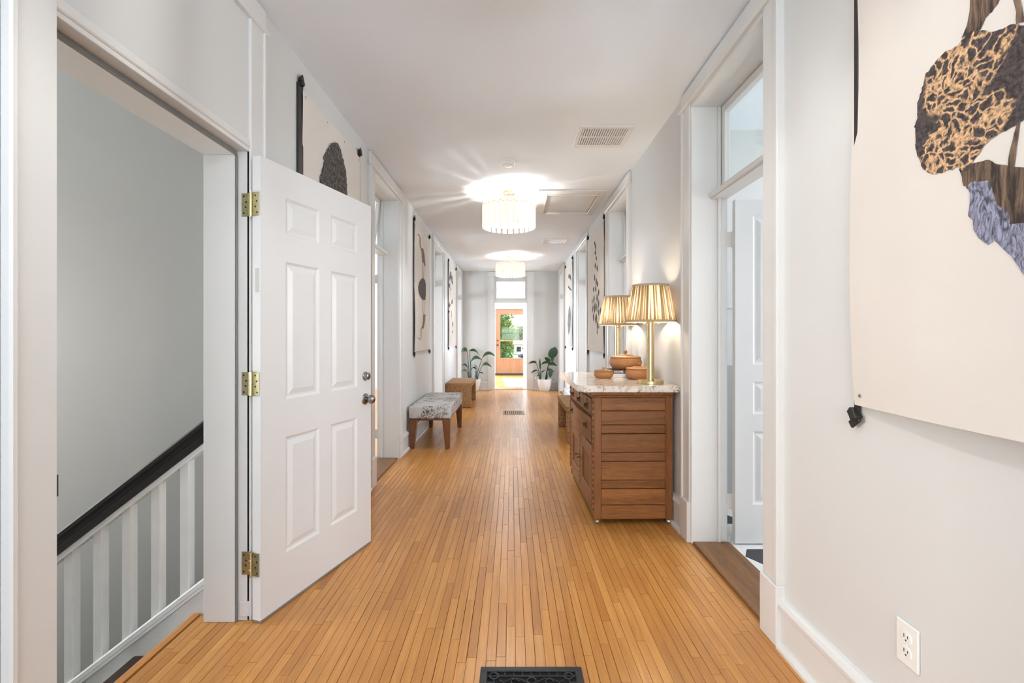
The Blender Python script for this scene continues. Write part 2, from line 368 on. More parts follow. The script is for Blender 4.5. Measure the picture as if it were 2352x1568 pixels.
def barkprint():
    m, nt, b = new_mat('print_bark')
    mp = coords(nt, (1, 1, 1))
    n0 = noise(nt, mp, 6, 4, 0.6, 0.5)
    vo = N(nt, 'ShaderNodeTexVoronoi', feature='DISTANCE_TO_EDGE'); vo.inputs['Scale'].default_value = 36
    av = N(nt, 'ShaderNodeVectorMath', operation='ADD'); sc_ = N(nt, 'ShaderNodeVectorMath', operation='SCALE'); sc_.inputs['Scale'].default_value = 0.10
    nn = noise(nt, mp, 14, 4); nt.links.new(nn.outputs['Color'], sc_.inputs[0]); nt.links.new(mp.outputs[0], av.inputs[0]); nt.links.new(sc_.outputs[0], av.inputs[1])
    nt.links.new(av.outputs[0], vo.inputs['Vector'])
    edge = ramp(nt, [(0.04, (1, 1, 1)), (0.17, (0, 0, 0))]); nt.links.new(vo.outputs[0], edge.inputs[0])
    zsum = None
    for (zu, zv, ry, rz_) in ((690, 380, 0.100, 0.092), (800, 250, 0.085, 0.050), (700, 710, 0.105, 0.085), (830, 620, 0.060, 0.055)):
        Yc, Zc = onwall(1900 + zu / 2.239, zv / 2.239, XR - 0.030)
        sb = N(nt, 'ShaderNodeVectorMath', operation='SUBTRACT'); sb.inputs[1].default_value = (0, Yc, Zc)
        ml = N(nt, 'ShaderNodeVectorMath', operation='MULTIPLY'); ml.inputs[1].default_value = (0, 1 / ry, 1 / rz_)
        ln = N(nt, 'ShaderNodeVectorMath', operation='LENGTH')
        nt.links.new(mp.outputs[0], sb.inputs[0]); nt.links.new(sb.outputs[0], ml.inputs[0]); nt.links.new(ml.outputs[0], ln.inputs[0])
        iv = N(nt, 'ShaderNodeMath', operation='SUBTRACT'); iv.inputs[0].default_value = 1.0; nt.links.new(ln.outputs['Value'], iv.inputs[1])
        if zsum is None: zsum = iv
        else:
            mxn = N(nt, 'ShaderNodeMath', operation='MAXIMUM'); nt.links.new(zsum.outputs[0], mxn.inputs[0]); nt.links.new(iv.outputs[0], mxn.inputs[1]); zsum = mxn
    nz = N(nt, 'ShaderNodeMath', operation='MULTIPLY_ADD'); nz.inputs[1].default_value = 1.2; nt.links.new(n0.outputs[0], nz.inputs[0]); nt.links.new(zsum.outputs[0], nz.inputs[2])
    msk = ramp(nt, [(0.56, (0, 0, 0)), (0.72, (1, 1, 1))]); nt.links.new(nz.outputs[0], msk.inputs[0])
    f = noise(nt, mp, 90, 4, 0.7); fr = ramp(nt, [(0.35, (0.30, 0.30, 0.30)), (0.6, (1, 1, 1))]); nt.links.new(f.outputs[0], fr.inputs[0])
    mu = N(nt, 'ShaderNodeMath', operation='MULTIPLY'); nt.links.new(edge.outputs[0], mu.inputs[0]); nt.links.new(msk.outputs[0], mu.inputs[1])
    mu2 = N(nt, 'ShaderNodeMath', operation='MULTIPLY'); nt.links.new(mu.outputs[0], mu2.inputs[0]); nt.links.new(fr.outputs[0], mu2.inputs[1])
    dk = ramp(nt, [(0.4, (0.028, 0.020, 0.019)), (0.75, (0.12, 0.10, 0.10))]); nt.links.new(f.outputs[0], dk.inputs[0])
    mx = N(nt, 'ShaderNodeMix', data_type='RGBA'); mx.inputs[7].default_value = (0.80, 0.50, 0.27, 1)
    nt.links.new(mu2.outputs[0], mx.inputs[0]); nt.links.new(dk.outputs[0], mx.inputs[6])
    nt.links.new(mx.outputs[2], b.inputs['Base Color']); b.inputs['Roughness'].default_value = 0.85
    return m
BARKP = barkprint()

# ------------------------------------------------------------------ object helpers
def obj(name, bm, m, parent=None, smooth=False, world=False):
    me = bpy.data.meshes.new(name)
    bmesh.ops.recalc_face_normals(bm, faces=bm.faces)
    bm.to_mesh(me); bm.free()
    for mm in (m if isinstance(m, (list, tuple)) else [m]): me.materials.append(mm)
    if smooth:
        me.polygons.foreach_set('use_smooth', [True] * len(me.polygons))
        try: me.set_sharp_from_angle(angle=math.radians(35))
        except Exception: pass
    o = bpy.data.objects.new(name, me); COL.objects.link(o)
    if parent is not None:
        o.parent = parent
        if world:
            o.matrix_parent_inverse = Matrix.LocRotScale(parent.location, parent.rotation_euler, None).inverted() if parent.type == 'EMPTY' else Matrix()
    return o
def tag(o, label, cat=None, group=None, kind=None):
    o['label'] = label
    if cat: o['category'] = cat
    if group: o['group'] = group
    if kind: o['kind'] = kind
    return o
def thing(name, label, cat, loc=(0, 0, 0), rz=0.0, group=None, kind=None):
    o = bpy.data.objects.new(name, None); COL.objects.link(o)
    o.empty_display_size = 0.1
    o.location = loc; o.rotation_euler = (0, 0, rz)
    return tag(o, label, cat, group, kind)
def dup(root, loc, rz=None, label=None, group=None):
    def rec(o, par):
        c = o.copy(); COL.objects.link(c)
        if par is not None: c.parent = par
        for ch in KIDS.get(o.name, ()):
            rec(ch, c)
        return c
    KIDS = {}
    for o in bpy.data.objects:
        if o.parent: KIDS.setdefault(o.parent.name, []).append(o)
    r = rec(root, None); r.location = loc
    if rz is not None: r.rotation_euler = (0, 0, rz)
    if label: r['label'] = label
    if group: r['group'] = group
    return r
def B(): return bmesh.new()
def box(bm, x0, x1, y0, y1, z0, z1, bev=0.0, seg=1, rot=None, about=None):
    if x1 < x0: x0, x1 = x1, x0
    if y1 < y0: y0, y1 = y1, y0
    r = bmesh.ops.create_cube(bm, size=1.0)
    v = r['verts']
    for q in v:
        q.co = Vector(((x0 + x1) / 2 + q.co.x * (x1 - x0), (y0 + y1) / 2 + q.co.y * (y1 - y0), (z0 + z1) / 2 + q.co.z * (z1 - z0)))
    if bev:
        e = list({e for q in v for e in q.link_edges})
        out = bmesh.ops.bevel(bm, geom=e, offset=bev, segments=seg, affect='EDGES', profile=0.5)
        v = list({q for f in out['faces'] for q in f.verts} | {q for q in v if q.is_valid})
    if rot is not None:
        c = Vector(about) if about else Vector(((x0 + x1) / 2, (y0 + y1) / 2, (z0 + z1) / 2))
        for q in v: q.co = c + rot @ (q.co - c)
    return v
def bx(name, m, parent, x0, x1, y0, y1, z0, z1, bev=0.003, seg=1, world=False, rot=None, about=None):
    bm = B(); box(bm, x0, x1, y0, y1, z0, z1, bev, seg, rot, about)
    return obj(name, bm, m, parent, world=world)
def lathe(bm, prof, seg=32, c=(0, 0, 0), axis='z', mat=None):
    """prof: list of (r, h); closed with caps where r ends at 0"""
    rings = []
    def pt(r, h, a):
        x, y = r * math.cos(a), r * math.sin(a)
        p = Vector((x, y, h)) if axis == 'z' else (Vector((h, x, y)) if axis == 'x' else Vector((x, h, y)))
        if mat is not None: p = mat @ p
        return p + Vector(c)
    for r, h in prof:
        if r < 1e-6: rings.append([bm.verts.new(pt(0, h, 0))])
        else: rings.append([bm.verts.new(pt(r, h, 2 * PI * k / seg)) for k in range(seg)])
    for a, b_ in zip(rings, rings[1:]):
        for k in range(seg):
            k2 = (k + 1) % seg
            if len(a) == 1 and len(b_) == 1: continue
            if len(a) == 1: bm.faces.new((a[0], b_[k], b_[k2]))
            elif len(b_) == 1: bm.faces.new((a[k], a[k2], b_[0]))
            else: bm.faces.new((a[k], a[k2], b_[k2], b_[k]))
    return bm
def tube(bm, pts, rad, seg=8, cap=True):
    pts = [Vector(p) for p in pts]
    rads = rad if isinstance(rad, (list, tuple)) else [rad] * len(pts)
    rings = []
    up = Vector((0.13, 0.21, 0.97)).normalized()
    for i, p in enumerate(pts):
        t = (pts[min(i + 1, len(pts) - 1)] - pts[max(i - 1, 0)])
        t = t.normalized() if t.length > 1e-9 else Vector((0, 0, 1))
        u_ = t.cross(up)
        if u_.length < 1e-3: u_ = t.cross(Vector((1, 0, 0)))
        u_.normalize(); w = t.cross(u_)
        rings.append([bm.verts.new(p + (u_ * math.cos(2 * PI * k / seg) + w * math.sin(2 * PI * k / seg)) * rads[i]) for k in range(seg)])
    for a, b_ in zip(rings, rings[1:]):
        for k in range(seg):
            k2 = (k + 1) % seg
            bm.faces.new((a[k], a[k2], b_[k2], b_[k]))
    if cap:
        bm.faces.new(rings[0]); bm.faces.new(list(reversed(rings[-1])))
    return bm
def extrude_profile(bm, prof, axis, a0, a1, mapf):
    """prof: closed list of (u, v); swept from a0 to a1; mapf(u, v, a) -> Vector"""
    r0 = [bm.verts.new(mapf(u, v, a0)) for u, v in prof]
    r1 = [bm.verts.new(mapf(u, v, a1)) for u, v in prof]
    n = len(prof)
    for i in range(n):
        j = (i + 1) % n
        bm.faces.new((r0[i], r0[j], r1[j], r1[i]))
    bm.faces.new(list(reversed(r0))); bm.faces.new(r1)
    return bm
def poly_prism(bm, pts, z0, z1):
    a = [bm.verts.new((x, y, z0)) for x, y in pts]; b_ = [bm.verts.new((x, y, z1)) for x, y in pts]
    n = len(pts)
    for i in range(n):
        j = (i + 1) % n
        bm.faces.new((a[i], a[j], b_[j], b_[i]))
    bm.faces.new(list(reversed(a))); bm.faces.new(b_)
def grid_wall(name, axis, p0, p1, us, zs, solid, m, label):
    """one connected wall between planes p0, p1; axis 'x': plane x=const, u runs along y; 'y': plane y=const, u along x"""
    bm = B(); V = {}
    def vert(p, i, k):
        key = (p, i, k)
        if key not in V:
            V[key] = bm.verts.new((p, us[i], zs[k]) if axis == 'x' else (us[i], p, zs[k]))
        return V[key]
    nu, nz = len(us) - 1, len(zs) - 1
    S = lambda i, k: 0 <= i < nu and 0 <= k < nz and solid((us[i] + us[i + 1]) / 2, (zs[k] + zs[k + 1]) / 2)
    for i in range(nu):
        for k in range(nz):
            if not S(i, k): continue
            for p in (p0, p1):
                bm.faces.new((vert(p, i, k), vert(p, i + 1, k), vert(p, i + 1, k + 1), vert(p, i, k + 1)))
            for (di, dk, e) in ((-1, 0, ((i, k), (i, k + 1))), (1, 0, ((i + 1, k), (i + 1, k + 1))), (0, -1, ((i, k), (i + 1, k))), (0, 1, ((i, k + 1), (i + 1, k + 1)))):
                if not S(i + di, k + dk):
                    (a, b_), (c, d) = e
                    bm.faces.new((vert(p0, a, b_), vert(p0, c, d), vert(p1, c, d), vert(p1, a, b_)))
    o = obj(name, bm, m)
    return tag(o, label, 'wall', kind='structure')

# ------------------------------------------------------------------ the shell
# door openings along the side walls (y0, y1)
OPEN_L = [(1.165, 2.03), (3.87, 4.72), (6.88, 7.73), (9.83, 10.64)]
OPEN_R = [(1.97, 2.80), (4.33, 5.14), (6.68, 7.50), (9.58, 10.40)]
HOLE_L = [(1.145, 2.05)] + OPEN_L[1:]
def holes(ops, h=HO):
    return lambda u, z: not any(a < u < b_ and z < h for a, b_ in ops)
usL = sorted({YB, YE + WT} | {q for o in HOLE_L for q in o}); usR = sorted({YB, YE + WT} | {q for o in OPEN_R for q in o})
grid_wall('wall_left', 'x', XL - WT, XL, usL, [0, HO, HC], holes(HOLE_L), WALL, 'long off-white hall wall pierced by the stair doorway')
grid_wall('wall_right', 'x', XR, XR + WT, usR, [0, HO, HC], holes(OPEN_R), WALL, 'long off-white hall wall behind the oak washstand and lamps')
EX0, EX1 = -0.41, 0.374
usE = [XL, EX0, EX1, XR]
grid_wall('wall_end', 'y', YE, YE + WT, usE, [0, HO, HC], lambda u, z: not (EX0 < u < EX1 and z < HO), WALL, 'off-white end wall of the hall between the two potted plants')
grid_wall('wall_front', 'y', YB - 0.2, YB, [XL, -1.04, 0.96, XR], [0, 0.35, 2.55, HC], lambda u, z: not (-1.04 < u < 0.96 and 0.35 < z < 2.55), WALL, 'unseen off-white hall wall with a tall window added for fill light')
# rooms beyond the hall
wl = lambda ys, z0, z1: (lambda u, z: not any(a < u < b_ and z0 < z < z1 for a, b_ in ys))
WY = [(4.1, 5.4), (6.55, 7.85), (9.0, 10.3)]
usW = sorted({3.05, 11.0} | {q for o in WY for q in o})
grid_wall('wall_left_room', 'x', -5.2, -5.0, usW, [0, 0.8, 2.4, HC], wl(WY, 0.8, 2.4), WALL, 'white outer wall of the rooms beyond the birds banner')
usW2 = sorted({3.5, 11.0} | {q for o in WY for q in o})
grid_wall('wall_right_room', 'x', 5.0, 5.2, usW2, [0, 0.8, 2.4, HC], wl(WY, 0.8, 2.4), WALL, 'white outer wall of the rooms beyond the leaf banner')
grid_wall('wall_bath_window', 'x', 4.0, 4.2, [0.5, 1.45, 2.55, 3.4], [0, 0.9, 2.3, HC], wl([(1.45, 2.55)], 0.9, 2.3), WALL, 'white outer wall of the tiled bathroom with its window')
grid_wall('wall_stair_window', 'x', -5.2, -5.0, [0.9, 1.15, 2.35, 2.66], [-2.7, 0.3, 2.1, HC], wl([(1.15, 2.35)], 0.3, 2.1), GREYW, 'grey outer wall of the stairwell with an unseen added window')
grid_wall('wall_stair_far', 'y', 2.56, 2.66, [-5.2, XL - WT], [-2.7, HC], lambda u, z: True, GREYW, 'plain grey stairwell wall behind the black handrail')
grid_wall('wall_left_near', 'y', 3.05, 3.15, [-5.2, XL - WT], [0, HC], lambda u, z: True, WALL, 'white partition between the stairwell and the next room')
grid_wall('wall_stair_near', 'y', 0.9, 1.0, [-5.2, XL - WT], [-2.7, HC], lambda u, z: True, GREYW, 'grey stairwell wall facing the balustrade')
grid_wall('wall_stair_well', 'x', XL - WT - 0.05, XL - WT + 0.02, [1.0, 2.56], [-2.7, -0.03], lambda u, z: True, GREYW, 'grey stairwell wall under the hall floor')
grid_wall('wall_bath_near', 'y', 0.4, 0.5, [XR + WT, 4.2], [0, HC], lambda u, z: True, WALL, 'white bathroom wall facing the open panelled door')
grid_wall('wall_bath_far', 'y', 3.4, 3.5, [XR + WT, 5.2], [0, HC], lambda u, z: True, WALL, 'white bathroom wall behind the open panelled door')
grid_wall('wall_left_far', 'y', 10.97, 11.07, [-5.2, XL - WT], [0, HC], lambda u, z: True, WALL, 'white partition closing the rooms beyond the birds banner')
grid_wall('wall_right_far', 'y', 10.97, 11.07, [XR + WT, 5.2], [0, HC], lambda u, z: True, WALL, 'white partition closing the rooms beyond the leaf banner')
YX = 14.8
WIN_E = [(-2.65, -1.15), (1.15, 2.65)]
DX0, DX1 = -0.53, 0.566
grid_wall('wall_sunroom', 'y', YX, YX + 0.18, sorted({-3.4, 3.4, DX0, DX1, -2.65, -1.15, 1.15, 2.65}), [0, 0.6, 2.14, 2.4, HC],
          lambda u, z: not (DX0 < u < DX1 and z < 2.14) and not any(a < u < b_ and 0.6 < z < 2.4 for a, b_ in WIN_E), WALL, 'white sunroom wall around the fir glass door')
grid_wall('wall_sunroom_left', 'x', -3.5, -3.4, [11.07, YX + 0.18], [0, HC], lambda u, z: True, WALL, 'white side wall of the sunroom by the latch side of the fir door')
grid_wall('wall_sunroom_right', 'x', 3.4, 3.5, [11.07, YX + 0.18], [0, HC], lambda u, z: True, WALL, 'white side wall of the sunroom by the hinge side of the fir door')

bm = B(); box(bm, -5.4, 5.4, YB - 0.2, YX + 0.18, HC, HC + 0.2)
tag(obj('ceiling', bm, CEIL), 'smooth white hall ceiling carrying two chandeliers and vents', 'ceiling', kind='structure')
# floors
floor = obj('floor', (lambda b: (box(b, XL - 0.02, XR + 0.02, YB, YE + WT, -0.06, -0.006), b)[1])(B()), SUBF)
tag(floor, 'honey maple strip floor running the length of the hall', 'floor', kind='structure')
def slab(name, x0, x1, y0, y1, z, m, label):
    b = B(); box(b, x0, x1, y0, y1, z - 0.06, z)
    return tag(obj(name, b, m), label, 'floor', kind='structure')
slab('floor_left_rooms', -5.2, XL - 0.02, 3.15, 10.97, 0.0, PLAINF, 'wooden floor of the rooms beyond the birds banner')
slab('floor_right_rooms', XR + 0.02, 5.2, 3.5, 10.97, 0.0, PLAINF, 'wooden floor of the rooms beyond the leaf banner')
slab('floor_sunroom', -3.5, 3.5, YE + WT, YX + 0.2, -0.004, PLAINF, 'sunlit wooden floor of the sunroom before the fir door')
slab('floor_stairwell', -5.2, XL - WT, 0.9, 3.15, -2.6, GREYW, 'lower landing floor at the foot of the stairs')

# maple strips: the 300 largest in view as planks, the rest as one part
SW = 0.0381
LENS = [0.24, 0.30, 0.36, 0.42, 0.48, 0.55, 0.62, 0.70, 0.80, 0.92]
def strip_mesh(w, L):
    b = B(); box(b, 0, w, 0, L, -0.010, 0.0)
    top = [e for e in b.edges if all(abs(v.co.z) < 1e-6 for v in e.verts)]
    bmesh.ops.bevel(b, geom=top, offset=0.0008, segments=1, affect='EDGES')
    return b
CACHE = {}
segs = []
def lay(x0, ya, yb, w=SW):
    y = ya - random.random() * 0.5
    while y < yb:
        L = random.choice(LENS)
        s, e = max(y, ya), min(y + L, yb)
        y += L
        if e - s < 0.04: continue
        segs.append((x0, s, e, w))
n_strip = int(round((XR - XL) / SW))
for i in range(n_strip + 1):
    x0 = XL + i * SW
    w = min(SW, XR + 0.01 - x0)
    yb = YE + WT if (EX0 - 0.0 < x0 and x0 + w < EX1 + 0.01) else YE
    if w > 0.01: lay(x0, -1.0, yb, w)
for i in range(1, 7): lay(XL - i * SW, 1.14, 2.07)
for i in range(26): lay(-0.52 + i * SW, YE + WT, YX)
def parea(s):
    x0, a, e, w = s
    a = max(a, 1.67)
    if e <= a + 0.02: return 0
    xm = (x0 + w / 2)
    if x0 < -1.1 and a > 2.0: return 0
    return w * F_PX / ((a + e) / 2) * 1325 * (1 / a - 1 / e)
order = sorted(segs, key=parea, reverse=True)
big = order[:300]; rest = order[300:]
for (x0, a, e, w) in big:
    GAPW = random.choice((0.0007, 0.0010, 0.0014, 0.0022)); gap = GAPW
    L = round(e - a, 3); key = (round(w, 4), L, GAPW)
    if key not in CACHE:
        me = bpy.data.meshes.new('plank'); b = strip_mesh(w - GAPW, L - 0.0014); b.to_mesh(me); b.free(); me.materials.append(MAPLE); CACHE[key] = me
    o = bpy.data.objects.new('plank', CACHE[key]); COL.objects.link(o); o.parent = floor
    o.location = (x0 + gap * 0.5, a, random.uniform(-0.0004, 0.0))
bmr = B()
tmp = bpy.data.meshes.new('tmp')
VS, FS = [], []
for (x0, a, e, w) in rest:
    g = 0.0012 if a < 4 else 0.0008; z = random.uniform(-0.0003, 0.0); c = 0.0006 if a < 4 else 0.0003
    x1, x2, y1, y2 = x0 + g / 2, x0 + w - g / 2, a + g / 2, e - g / 2
    k = len(VS)
    VS += [(x1, y1, -0.008), (x2, y1, -0.008), (x2, y2, -0.008), (x1, y2, -0.008),
           (x1, y1, z - c), (x2, y1, z - c), (x2, y2, z - c), (x1, y2, z - c),
           (x1 + c, y1 + c, z), (x2 - c, y1 + c, z), (x2 - c, y2 - c, z), (x1 + c, y2 - c, z)]
    for q in range(4):
        r_ = (q + 1) % 4
        FS += [(k + q, k + r_, k + 4 + r_, k + 4 + q), (k + 4 + q, k + 4 + r_, k + 8 + r_, k + 8 + q)]
    FS.append((k + 8, k + 9, k + 10, k + 11))
me = bpy.data.meshes.new('plank_field'); me.from_pydata(VS, [], FS); me.materials.append(MAPLE)
o = bpy.data.objects.new('plank_field', me); COL.objects.link(o); o.parent = floor; o['kind'] = 'stuff'
bmr.free()
# rounded nosing at the head of the stairs
b = B()
prof = [(-1.405, 0.0)] + [(-1.43 - 0.018 * math.sin(t * PI / 8), -0.018 + 0.018 * math.cos(t * PI / 8)) for t in range(0, 9)] + [(-1.405, -0.036)]
extrude_profile(b, prof, 'y', 1.0, 2.085, lambda u, v, a: Vector((u, a, v)))
obj('stair_nosing', b, wood('nosing_wood', (0.36, 0.15, 0.04), (0.52, 0.24, 0.07), 'y', 0.3), floor)

# ------------------------------------------------------------------ baseboards
BB = [(0, 0), (0.018, 0), (0.018, 0.022), (0.0, 0.0)]
def baseboard(name, x_face, out, y0, y1, label, along='y'):
    """profile on the wall face; out = +1/-1 direction into the hall"""
    prof = [(0, 0), (0.036, 0), (0.036, 0.012), (0.030, 0.022), (0.018, 0.026), (0.018, 0.160), (0.028, 0.166), (0.028, 0.178), (0.020, 0.190), (0.010, 0.197), (0, 0.200)]
    b = B()
    if along == 'y': extrude_profile(b, prof, 'y', y0, y1, lambda u, v, a: Vector((x_face + out * u, a, v)))
    else: extrude_profile(b, prof, 'x', y0, y1, lambda u, v, a: Vector((a, x_face + out * u, v)))
    return tag(obj(name, b, TRIM), label, 'baseboard', kind='structure')
CW = 0.115
def gaps(ops, y0, y1):
    out, y = [], y0
    for a, b_ in ops:
        out.append((y, a - CW - 0.004)); y = b_ + CW + 0.004
    out.append((y, y1))
    return [g for g in out if g[1] - g[0] > 0.05]
BLL = ['white baseboard before the stair doorway', 'white baseboard behind the open six-panel door', 'white baseboard behind the upholstered bench', 'white baseboard behind the seagrass bench by the potted plant']
BLR = ['white baseboard below the wall outlet', 'white baseboard behind the oak washstand', 'white baseboard behind the seagrass bench past the washstand', 'white baseboard under the feather banner']
for g, t in zip(gaps(OPEN_L, YB, YE), BLL): baseboard('baseboard_left', XL, 1, g[0], g[1], t)
for g, t in zip(gaps(OPEN_R, YB, YE), BLR): baseboard('baseboard_right', XR, -1, g[0], g[1], t)
baseboard('baseboard_end', YE, -1, XL, EX0 - 0.145, 'white baseboard behind the plant with drooping leaves', 'x')
baseboard('baseboard_end', YE, -1, EX1 + 0.145, XR, 'white baseboard behind the plant with one big round leaf', 'x')

# ------------------------------------------------------------------ door surrounds
def surround(n, side, y0, y1, label, transom=True, tilt=0.0, leaf=True, leaf_label='', door_n=0, thresh=True):
    XW = XL if side < 0 else XR
    X = lambda a: XW + side * a          # a: metres from the hall face into the wall (negative = into the hall)
    root = thing('trim_%d' % n, label, 'door trim', (XW, (y0 + y1) / 2, 0), 0, kind='structure')
    P = lambda name, m, a0, a1, ya, yb, z0, z1, bev=0.003, par=root: bx(name, m, par, X(a0), X(a1), ya, yb, z0, z1, bev, world=(par is root))
    J = 0.02
    top = HO
    for ya, yb in ((y0 - 0.001, y0 + J), (y1 - J, y1 + 0.001)):
        P('jamb', TRIM, -0.012, 0.205, ya, yb, 0.0, top, 0.002)
    P('head_jamb', TRIM, -0.012, 0.205, y0 + J, y1 - J, top - J, top + 0.001, 0.002)
    for s, yi in ((-1, y0), (1, y1)):     # casings with a raised backband, on plinth blocks
        ya, yb = (yi - CW, yi + 0.004) if s < 0 else (yi - 0.004, yi + CW)
        P('casing', TRIM, -0.020, 0.004, ya, yb, 0.245, 2.655, 0.003)
        yo = (ya - 0.002, ya + 0.020) if s < 0 else (yb - 0.020, yb + 0.002)
        P('backband', TRIM, -0.030, 0.004, yo[0], yo[1], 0.246, 2.654, 0.003)
        P('plinth_block', TRIM, -0.034, 0.004, ya - 0.004, yb + 0.002, 0.0, 0.246, 0.004)
    P('header_board', TRIM, -0.024, 0.0, y0 - CW - 0.004, y1 + CW + 0.004, 2.672, 2.757, 0.003)
    P('header_bead', TRIM, -0.040, 0.0, y0 - CW - 0.022, y1 + CW + 0.022, 2.648, 2.673, 0.009)
    if transom:
        for s, yi in ((-1, y0 + J), (1, y1 - J)):   # door stops
            P('door_stop', TRIM, 0.145, 0.162, yi if s < 0 else yi - 0.012, yi + 0.012 if s < 0 else yi, 0.0, top - J, 0.002)
        zb = 2.075
        P('transom_bar', TRIM, 0.105, 0.205, y0 + J, y1 - J, zb, zb + 0.042, 0.004)
        P('bar_nosing', TRIM, 0.092, 0.107, y0 + J, y1 - J, zb + 0.004, zb + 0.034, 0.006)
        # transom sash: frame of four rails and a pane
        sz0, sz1 = zb + 0.044, top - J - 0.004
        sa = 0.165
        sash = B(); fw = 0.045
        ys0, ys1 = y0 + J + 0.003, y1 - J - 0.003
        for q in ((ys0, ys0 + fw, sz0, sz1), (ys1 - fw, ys1, sz0, sz1), (ys0 + fw, ys1 - fw, sz0, sz0 + fw), (ys0 + fw, ys1 - fw, sz1 - fw, sz1)):
            box(sash, min(X(sa), X(sa + 0.035)), max(X(sa), X(sa + 0.035)), *q, 0.003)
        gl = B(); box(gl, X(sa + 0.015), X(sa + 0.019), ys0 + fw - 0.004, ys1 - fw + 0.004, sz0 + fw - 0.004, sz1 - fw + 0.004)
        if tilt:
            M = Matrix.Rotation(tilt * (1 if side < 0 else -1), 3, 'Y'); c = Vector((X(sa), 0, sz1))
            for bb_ in (sash, gl):
                for v in bb_.verts: v.co = c + M @ (v.co - c)
        so = obj('transom_sash', sash, TRIM, root, world=True)
        g = obj('pane', gl, GLASS, so)
        g.matrix_parent_inverse = Matrix()
    if thresh:
        b = B(); box(b, min(X(-0.005), X(0.215)), max(X(-0.005), X(0.215)), y0 + J, y1 - J, -0.004, 0.016, 0.006, 2)
        obj('threshold', b, THRESH, root, world=True)
    if leaf:
        hx = X(0.232)                    # leaf stands open at a right angle, hinged at the far jamb
        d = thing('door_%d' % door_n, leaf_label, 'door', (hx, y1 - 0.045, 0.022), 0, kind='structure')
        panel_leaf(d, y1 - y0 - 0.05, 2.04, side)
        for hz in (0.235, 1.81):
            h = B()
            box(h, -side * 0.034, side * 0.002, 0.0235, 0.0265, hz - 0.045, hz + 0.045, 0.001)
            lathe(h, [(0, hz - 0.062), (0.003, hz - 0.060), (0.0035, hz - 0.05), (0.007, hz - 0.047), (0.007, hz + 0.047), (0.0035, hz + 0.05), (0.003, hz + 0.060), (0, hz + 0.062)], 10, (side * 0.004, 0.022, 0))
            ho = obj('hinge', h, TRIM, d)
    return root

def raised_panel(b, u0, u1, z0, z1, depth, face):
    """a raised field in its sunk frame on the plane given by face(u, z, out)"""
    w = [(0.0, 0.0), (0.012, -0.008), (0.020, -0.008), (0.045, -0.001)]
    rings = []
    for ins, out in w:
        ins = min(ins, (u1 - u0) * 0.42)
        rings.append([b.verts.new(face(u, z, out)) for u, z in ((u0 + ins, z0 + ins), (u1 - ins, z0 + ins), (u1 - ins, z1 - ins), (u0 + ins, z1 - ins))])
    for r0, r1 in zip(rings, rings[1:]):
        for k in range(4): b.faces.new((r0[k], r0[(k + 1) % 4], r1[(k + 1) % 4], r1[k]))
    b.faces.new(rings[-1])
def leaf_body(W, H, cells, face_f, face_b):
    """slab with holes cut for panels on both faces; cells: list of (u0,u1,z0,z1)"""
    b = B()
    us = sorted({0, W} | {q for c in cells for q in c[:2]}); zs = sorted({0, H} | {q for c in cells for q in c[2:]})
    for f in (face_f, face_b):
        V = {}
        g = lambda i, k: V.setdefault((i, k), b.verts.new(f(us[i], zs[k], 0))) if (i, k) not in V else V[(i, k)]
        for i in range(len(us) - 1):
            for k in range(len(zs) - 1):
                um, zm = (us[i] + us[i + 1]) / 2, (zs[k] + zs[k + 1]) / 2
                if any(c[0] < um < c[1] and c[2] < zm < c[3] for c in cells): continue
                b.faces.new((g(i, k), g(i + 1, k), g(i + 1, k + 1), g(i, k + 1)))
        for c in cells: raised_panel(b, *c, 0, f)
    rim = [(0, 0), (W, 0), (W, H), (0, H)]
    for k in range(4):
        p, q = rim[k], rim[(k + 1) % 4]
        b.faces.new((b.verts.new(face_f(*p, 0)), b.verts.new(face_f(*q, 0)), b.verts.new(face_b(*q, 0)), b.verts.new(face_b(*p, 0))))
    bmesh.ops.remove_doubles(b, verts=b.verts, dist=1e-5)
    return b
def panel_leaf(root, W, H, side):
    ff = lambda u, z, o: Vector((side * u, -0.018 - o, z)); fb = lambda u, z, o: Vector((side * u, 0.018 + o, z))
    m = 0.105; mid = 0.085; c = (W - 2 * m - mid) / 2
    cells = []
    for (z0, z1) in ((0.23, 0.665), (0.765, 0.96), (1.06, 1.945)):
        for k in (0, 1):
            u0 = m + k * (c + mid); cells.append((u0, u0 + c, z0, z1))
    obj('door_leaf', leaf_body(W, H, cells, ff, fb), DOORW, root)
    k = B(); lathe(k, [(0, 0.05), (0.018, 0.048), (0.026, 0.038), (0.024, 0.028), (0.010, 0.018), (0.010, 0.006), (0.028, 0.005), (0.028, 0)], 16, axis='y', mat=Matrix.Scale(-1, 3, Vector((0, 1, 0))), c=(side * (W - 0.06), -0.018, 0.95))
    obj('door_knob', k, NICKEL, root, smooth=True)

